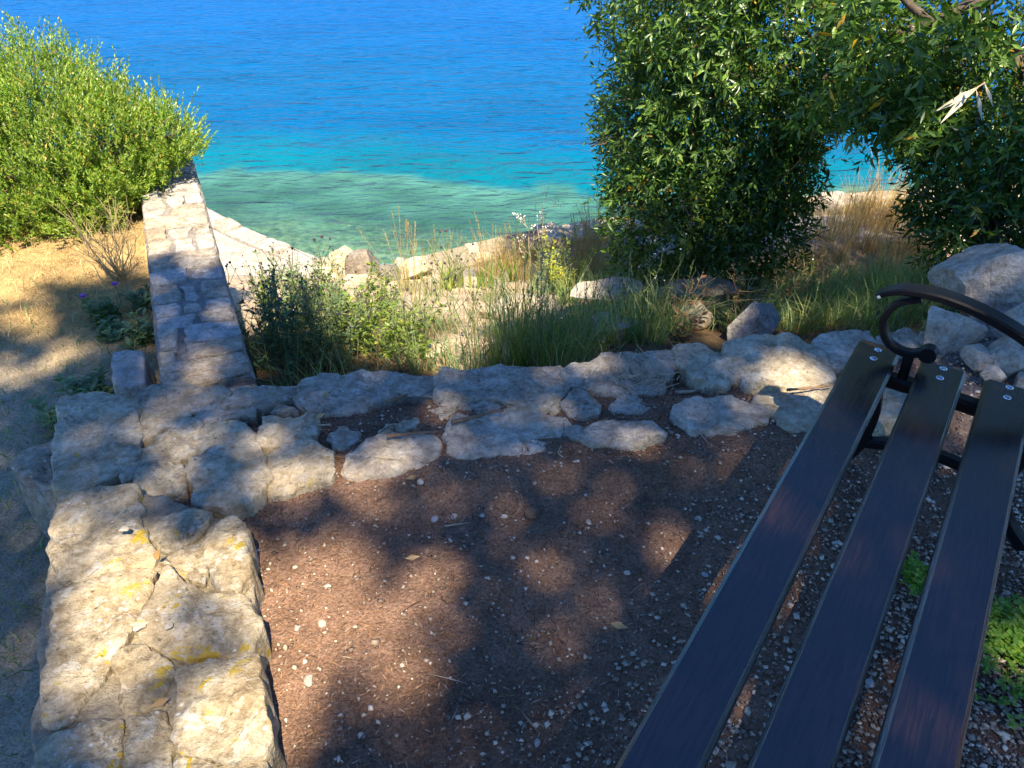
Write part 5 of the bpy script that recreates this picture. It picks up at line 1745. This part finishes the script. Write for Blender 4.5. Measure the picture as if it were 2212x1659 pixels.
def chips(xy, z, size, r, flat=0.6):
    n = len(xy)
    o = np.array([[1, 0, 0], [-1, 0, 0], [0, 1, 0], [0, -1, 0], [0, 0, 1], [0, 0, -1]], float)
    v = o[None] * (size[:, None, None] * r.uniform(0.55, 1.25, (n, 6, 1)))
    v[:, :, 2] *= flat
    v += r.normal(size=v.shape) * size[:, None, None] * 0.16
    a = r.uniform(0, 2 * PI, n); c, s = np.cos(a)[:, None], np.sin(a)[:, None]
    x = v[:, :, 0] * c - v[:, :, 1] * s; y = v[:, :, 0] * s + v[:, :, 1] * c
    v = np.stack([x + xy[:, :1], y + xy[:, 1:], v[:, :, 2] + (z + size * flat * 0.25)[:, None]], -1).reshape(-1, 3)
    f = np.array([[4, 0, 2], [4, 2, 1], [4, 1, 3], [4, 3, 0], [5, 2, 0], [5, 1, 2], [5, 3, 1], [5, 0, 3]])
    F = (np.arange(n)[:, None, None] * 6 + f[None]).reshape(-1, 3)
    return v, F


n = 120000
xy = np.stack([r.uniform(-0.9, 2.2, n), r.uniform(0.3, 2.4, n)], 1)
terr, left, shore, ys = regions(xy[:, 0], xy[:, 1])
near = np.clip(0.62 - 0.62 * (xy[:, 1] - 0.3) + 0.55 * xy[:, 0], 0.10, 1.0)
k = (terr > .97) & (r.uniform(size=n) < near * (0.45 + 0.75 * vnoise(xy[:, 0], xy[:, 1], 2.4, 71))) & (ys - xy[:, 1] > .12)
xy = xy[k]; n = len(xy)
sz = 0.0027 + 0.0060 * r.uniform(size=n) ** 2.4 + np.where(r.uniform(size=n) < 0.03 + 0.16 * (xy[:, 0] * BN[0] + xy[:, 1] * BN[1] > -.25), 0.006 * r.uniform(size=n), 0)
V, F = chips(xy, ground_z(xy) + .0035, sz, r)
stuff("gravel", V, F, M['gravel'], "scattered pale gravel chips over the brown soil and under the bench")

n = 34000
xy = np.stack([r.uniform(-1.1, 2.3, n), r.uniform(0.3, 2.5, n)], 1)
terr, left, shore, ys = regions(xy[:, 0], xy[:, 1])
k = (terr > .9) & (r.uniform(size=n) < 0.45 + 0.9 * vnoise(xy[:, 0], xy[:, 1], 3.0, 73) * 1.0)
xy = xy[k]; n = len(xy)
a = r.uniform(0, 2 * PI, n); L = r.uniform(.008, .034, n); w = r.uniform(.0009, .0022, n)
dxy = np.stack([np.cos(a), np.sin(a)], 1)
base = np.column_stack([xy, ground_z(xy) + .003])
ax = np.column_stack([dxy, r.uniform(-.12, .2, n)])
V, F = leaf_arrays(base, ax, np.tile([[0, 0, 1.0]], (n, 1)) + r.normal(size=(n, 3)) * .2, L, w * 1.6, 0.3, r.uniform(-.12, .3, (n, 1)))
n2 = 420
ex = r.uniform(-0.75, 1.5, n2); xy2 = np.stack([ex, np.interp(ex, STONE_X, STONE_Y) - .04 - np.abs(r.normal(size=n2)) * .16], 1)
xy2[300:] = np.stack([r.uniform(-.5, 1.3, 120), r.uniform(.5, 2.0, 120)], 1)
a = r.uniform(0, 2 * PI, n2)
V2, F2 = leaf_arrays(np.column_stack([xy2, ground_z(xy2) + r.uniform(.004, .02, n2)]), np.column_stack([np.cos(a), np.sin(a), r.uniform(-.1, .25, n2)]), np.tile([[0, 0, 1.0]], (n2, 1)) + r.normal(size=(n2, 3)) * .3, r.uniform(.03, .10, n2), r.uniform(.002, .0045, n2), .4, r.uniform(-.1, .3, (n2, 1)))
V, F = join([(V, F), (V2, F2)])
stuff("needle_litter", V, F, M['litter'], "fine brown dry needle litter over the soil between the stones")

# clover patch right of the bench
r = np.random.default_rng(401)
n = 620
c = P(2200, 1380, 0.0); c2 = P(2205, 1500, 0)
xy = np.concatenate([r.normal(size=(n, 2)) * [.045, .048] + c[:2], r.normal(size=(110, 2)) * [.06, .06] + c2[:2], r.normal(size=(60, 2)) * .018 + P(1970, 1240, 0)[:2], r.normal(size=(40, 2)) * .02 + P(1985, 1275, 0)[:2]])
n = len(xy)
base = np.column_stack([xy, ground_z(xy) + r.uniform(.004, .035, n)])
B = np.repeat(base, 3, 0); ph = np.tile(np.array([0, 2.1, 4.2]), n) + np.repeat(r.uniform(0, 6, n), 3)
V, F = leaf_arrays(B, np.stack([np.cos(ph), np.sin(ph), r.uniform(.0, .5, 3 * n)], 1), np.tile([[0, 0, 1.0]], (3 * n, 1)) + r.normal(size=(3 * n, 3)) * .2, r.uniform(.009, .017, 3 * n), r.uniform(.008, .014, 3 * n), .1, .1)
stuff("clover_patch", V, F, M['clover'], "bright green clover leaves growing in gravel right of the bench")

# ------------------------------------------------------------------ pebbles, twigs and small things lying about
PEB = [
    ("white flat pebble lying alone on the foreground wall", 268, 1145, 13, 0.145, 'pebble'),
    ("white pebble stuck in the joint of the foreground wall with dead leaves", 302, 1357, 15, 0.115, 'pebble'),
    ("thin pale sliver of stone in the joint right of the white pebble", 365, 1355, 12, 0.115, 'pebble'),
    ("cream cornered pebble right of the orange leaf on the soil", 911, 1069, 10, 0, 'pebble'),
    ("cream pebble on the sunlit soil near the brightest edging block", 708, 1052, 7, 0, 'pebble'),
    ("yellowish pebble under the brightest edging block", 634, 1071, 7, 0, 'pebble'),
    ("grey flat triangular chip with a twig beside it on dark soil", 938, 1124, 12, 0, 'pebble_grey'),
    ("two-tone white and tan pebble right of the triangular chip", 982, 1119, 11, 0, 'pebble'),
    ("tan pebble inside the small round sun fleck", 1042, 1118, 8, 0, 'pebble'),
    ("cream pebble at the right edge of the small round sun fleck", 1089, 1119, 9, 0, 'pebble'),
    ("flat cream pebble near the white-crusted edging stone", 1270, 980, 10, 0.02, 'pebble'),
    ("tan pebble in the larger far sun fleck", 1272, 1128, 9, 0, 'pebble'),
    ("white pebble with a dark hole on the edge of sunlit soil", 696, 1349, 12, 0, 'pebble'),
    ("white pebble on bright soil above the holed one", 710, 1269, 9, 0, 'pebble'),
    ("small cream pebble left of the sunlit soil's centre", 638, 1228, 6, 0, 'pebble'),
    ("bluish pebble beside thin twigs at the edge of the shade", 643, 1358, 9, 0, 'pebble_grey'),
    ("flat tan stone chip lying in brown soil near the lichened block", 668, 1473, 16, 0, 'pebble'),
    ("round grey pebble near the front plank in deep shade", 1523, 1241, 9, 0, 'pebble_grey'),
    ("white crumbly pebble in the middle of the shaded soil", 1355, 1236, 9, 0, 'pebble'),
    ("pale pebble among the lowest gravel left of the bench", 1010, 1550, 10, 0, 'pebble'),
    ("grey pebble in the gravel at the bottom centre", 1160, 1610, 11, 0, 'pebble_grey'),
    ("cream pebble in the small sun fleck nearest the bench", 1510, 1120, 9, 0, 'pebble'),
    ("white stone chip in the gap between the second and third planks", 1978, 1003, 9, 0, 'pebble'),
    ("pale mushroom-shaped pebble in the gap beside the first plank", 1803, 1176, 9, 0, 'pebble'),
    ("large grey pebble under the gap between second and third planks", 1878, 1478, 13, 0, 'pebble_grey'),
    ("small round pebble sitting on the bluish white rock", 1808, 733, 7, 0.13, 'pebble'),
]
for k, (lab, u, v, w, z, mt) in enumerate(PEB):
    c = P(u, v, z)
    if z < .05: c[2] = zf1(c[0], c[1])
    dep = c[1] * CP - (c[2] - CAM_H) * SP
    rad = w / FOC * dep * 0.85
    vv, ff = boulder((rad * 1.1, rad * .85, rad * .55), 700 + k, 9, 0.05, 3, k * .7, .6, .9)
    o = mesh_obj("pebble", vv, ff, M[mt], None, True)
    o.location = (c[0], c[1], c[2] + rad * .28)
    tag(o, lab, "pebble", "loose pebbles")

TWIGS = [
    ("pale bent twig in the soil pocket beside the tilted lichened stone", [(655, 908), (690, 918), (712, 916)], .075, .004, 'twig_pale'),
    ("longest brown stick lying behind the sunlit wedge-shaped stone", [(835, 943), (890, 936), (945, 933)], .085, .006, 'twig'),
    ("dark bark strip between the pointed stone and the white-crusted stone", [(975, 912), (1020, 902), (1062, 890), (1088, 887)], .10, .008, 'twig'),
    ("grey stick beside the brightest block", [(690, 972), (725, 985), (752, 990)], .05, .006, 'twig'),
    ("short dark stick on the knobbly bluish stone", [(835, 868), (860, 858), (880, 852)], .095, .006, 'twig'),
    ("white chalky stick lying in twig litter near the cream block", [(1460, 848), (1490, 846), (1518, 842)], .06, .007, 'twig_pale'),
    ("thin twig lying on the sunlit soil right of the foreground wall", [(572, 1216), (610, 1248), (648, 1272)], .012, .0022, 'twig'),
    ("white forked twig standing against the edging left of the bench", [(1722, 970), (1716, 940), (1719, 908)], .05, .003, 'twig_pale'),
    ("curved pale twig on the dark soil below the triangular chip", [(960, 1133), (985, 1131), (1012, 1128)], .012, .0028, 'twig_pale'),
    ("tan straight twig in shade near the bench", [(1215, 1010), (1205, 1000), (1212, 985)], .02, .002, 'twig_pale'),
    ("reddish twig at the edge of the cream stone under the bench", [(1700, 842), (1750, 838), (1800, 832)], .10, .005, 'twig'),
    ("forked twig at the shade edge below the holed pebble", [(585, 1385), (640, 1392), (680, 1405)], .012, .002, 'twig'),
]
for lab, pts, z, rad, mt in TWIGS:
    w = []
    for (u, v) in pts:
        q = P(u, v, z)
        if z < .03: q[2] = zf1(q[0], q[1]) + .004
        w.append(q)
    c = w[0].copy()
    pts3 = spline(np.array(w) - c, 5)
    m = MB(); m.tube(list(pts3), list(np.linspace(rad, rad * .55, len(pts3)) * (1 + .15 * np.sin(np.arange(len(pts3)) * 2.1))), 6)
    if 'forked' in lab or 'longest' in lab:
        q = pts3[len(pts3) // 2]; e = q + np.array([.03, .035, .004]); m.tube([q, (q + e) / 2, e], [rad * .6, rad * .5, rad * .3], 5)
    o = m.build("twig", M[mt], None, True); o.location = c
    tag(o, lab, "twig", "dry twigs lying about")

# heap of dry twigs in the edging
r = np.random.default_rng(501)
c = P(1385, 815, 0.10)
m = MB()
for _ in range(120):
    p0 = np.array([r.normal() * .06, r.normal() * .04, r.uniform(-.03, .035)])
    a = r.normal() * .7 + 1.2
    d_ = np.array([math.cos(a), math.sin(a), r.normal() * .15]) * r.uniform(.03, .09)
    m.tube([p0, p0 + d_ * .5 + r.normal(size=3) * .006, p0 + d_], [.0014, .0012, .0007], 4, False)
o = m.build("twig_heap", M['twig_pale']); o.location = c
tag(o, "bristly heap of dry twigs caught between the back row stones", "twigs")

# fallen leaves
r = np.random.default_rng(511)
for lab, u, v, L, z in (("orange leaf standing on the soil beside the cream cornered pebble", 900, 1055, .035, .012), ("rusty leaf stuck in the crack of the foreground wall", 335, 1210, .05, .125), ("reddish dead leaf in the joint of the foreground wall beside the white pebble", 322, 1345, .04, .12), ("narrow orange leaf lying on the sunlit soil centre", 875, 1205, .04, .012), ("orange leaf fallen on the gravel left of the bench", 1318, 1345, .045, .012), ("dry orange leaf upright beside the pale bent twig", 681, 905, .04, .09), ("orange leaf wedged near the bottom of the lichened block's joint", 366, 1508, .04, .11)):
    q = P(u, v, z)
    if z < .05: q[2] = zf1(q[0], q[1]) + .008
    V, F = leaf_arrays(np.zeros((1, 3)), np.array([[r.normal(), r.normal(), .35]]), np.array([[.2, -.6, .8]]), np.array([L]), np.array([L * .42]), .25, .2)
    o = mesh_obj("fallen_leaf", V, F, M['orange_leaf']); o.location = q
    tag(o, lab, "leaf", "fallen leaves")
# pine cone
q = P(1150, 1115, 0); q[2] = zf1(q[0], q[1])
v, f = ICO[3]
s_ = np.arcsin(np.clip(v[:, 2], -1, 1)); ph = np.arctan2(v[:, 1], v[:, 0])
bmp = .75 + .4 * np.abs(np.sin(ph * 4 + s_ * 5)) * np.cos(s_)
o = mesh_obj("pine_cone", v * bmp[:, None] * np.array([.020, .017, .016]), f, M['twig']); o.location = (q[0], q[1], q[2] + .012)
tag(o, "small dark pine cone in the shaded soil right of the round sun fleck", "pine cone")
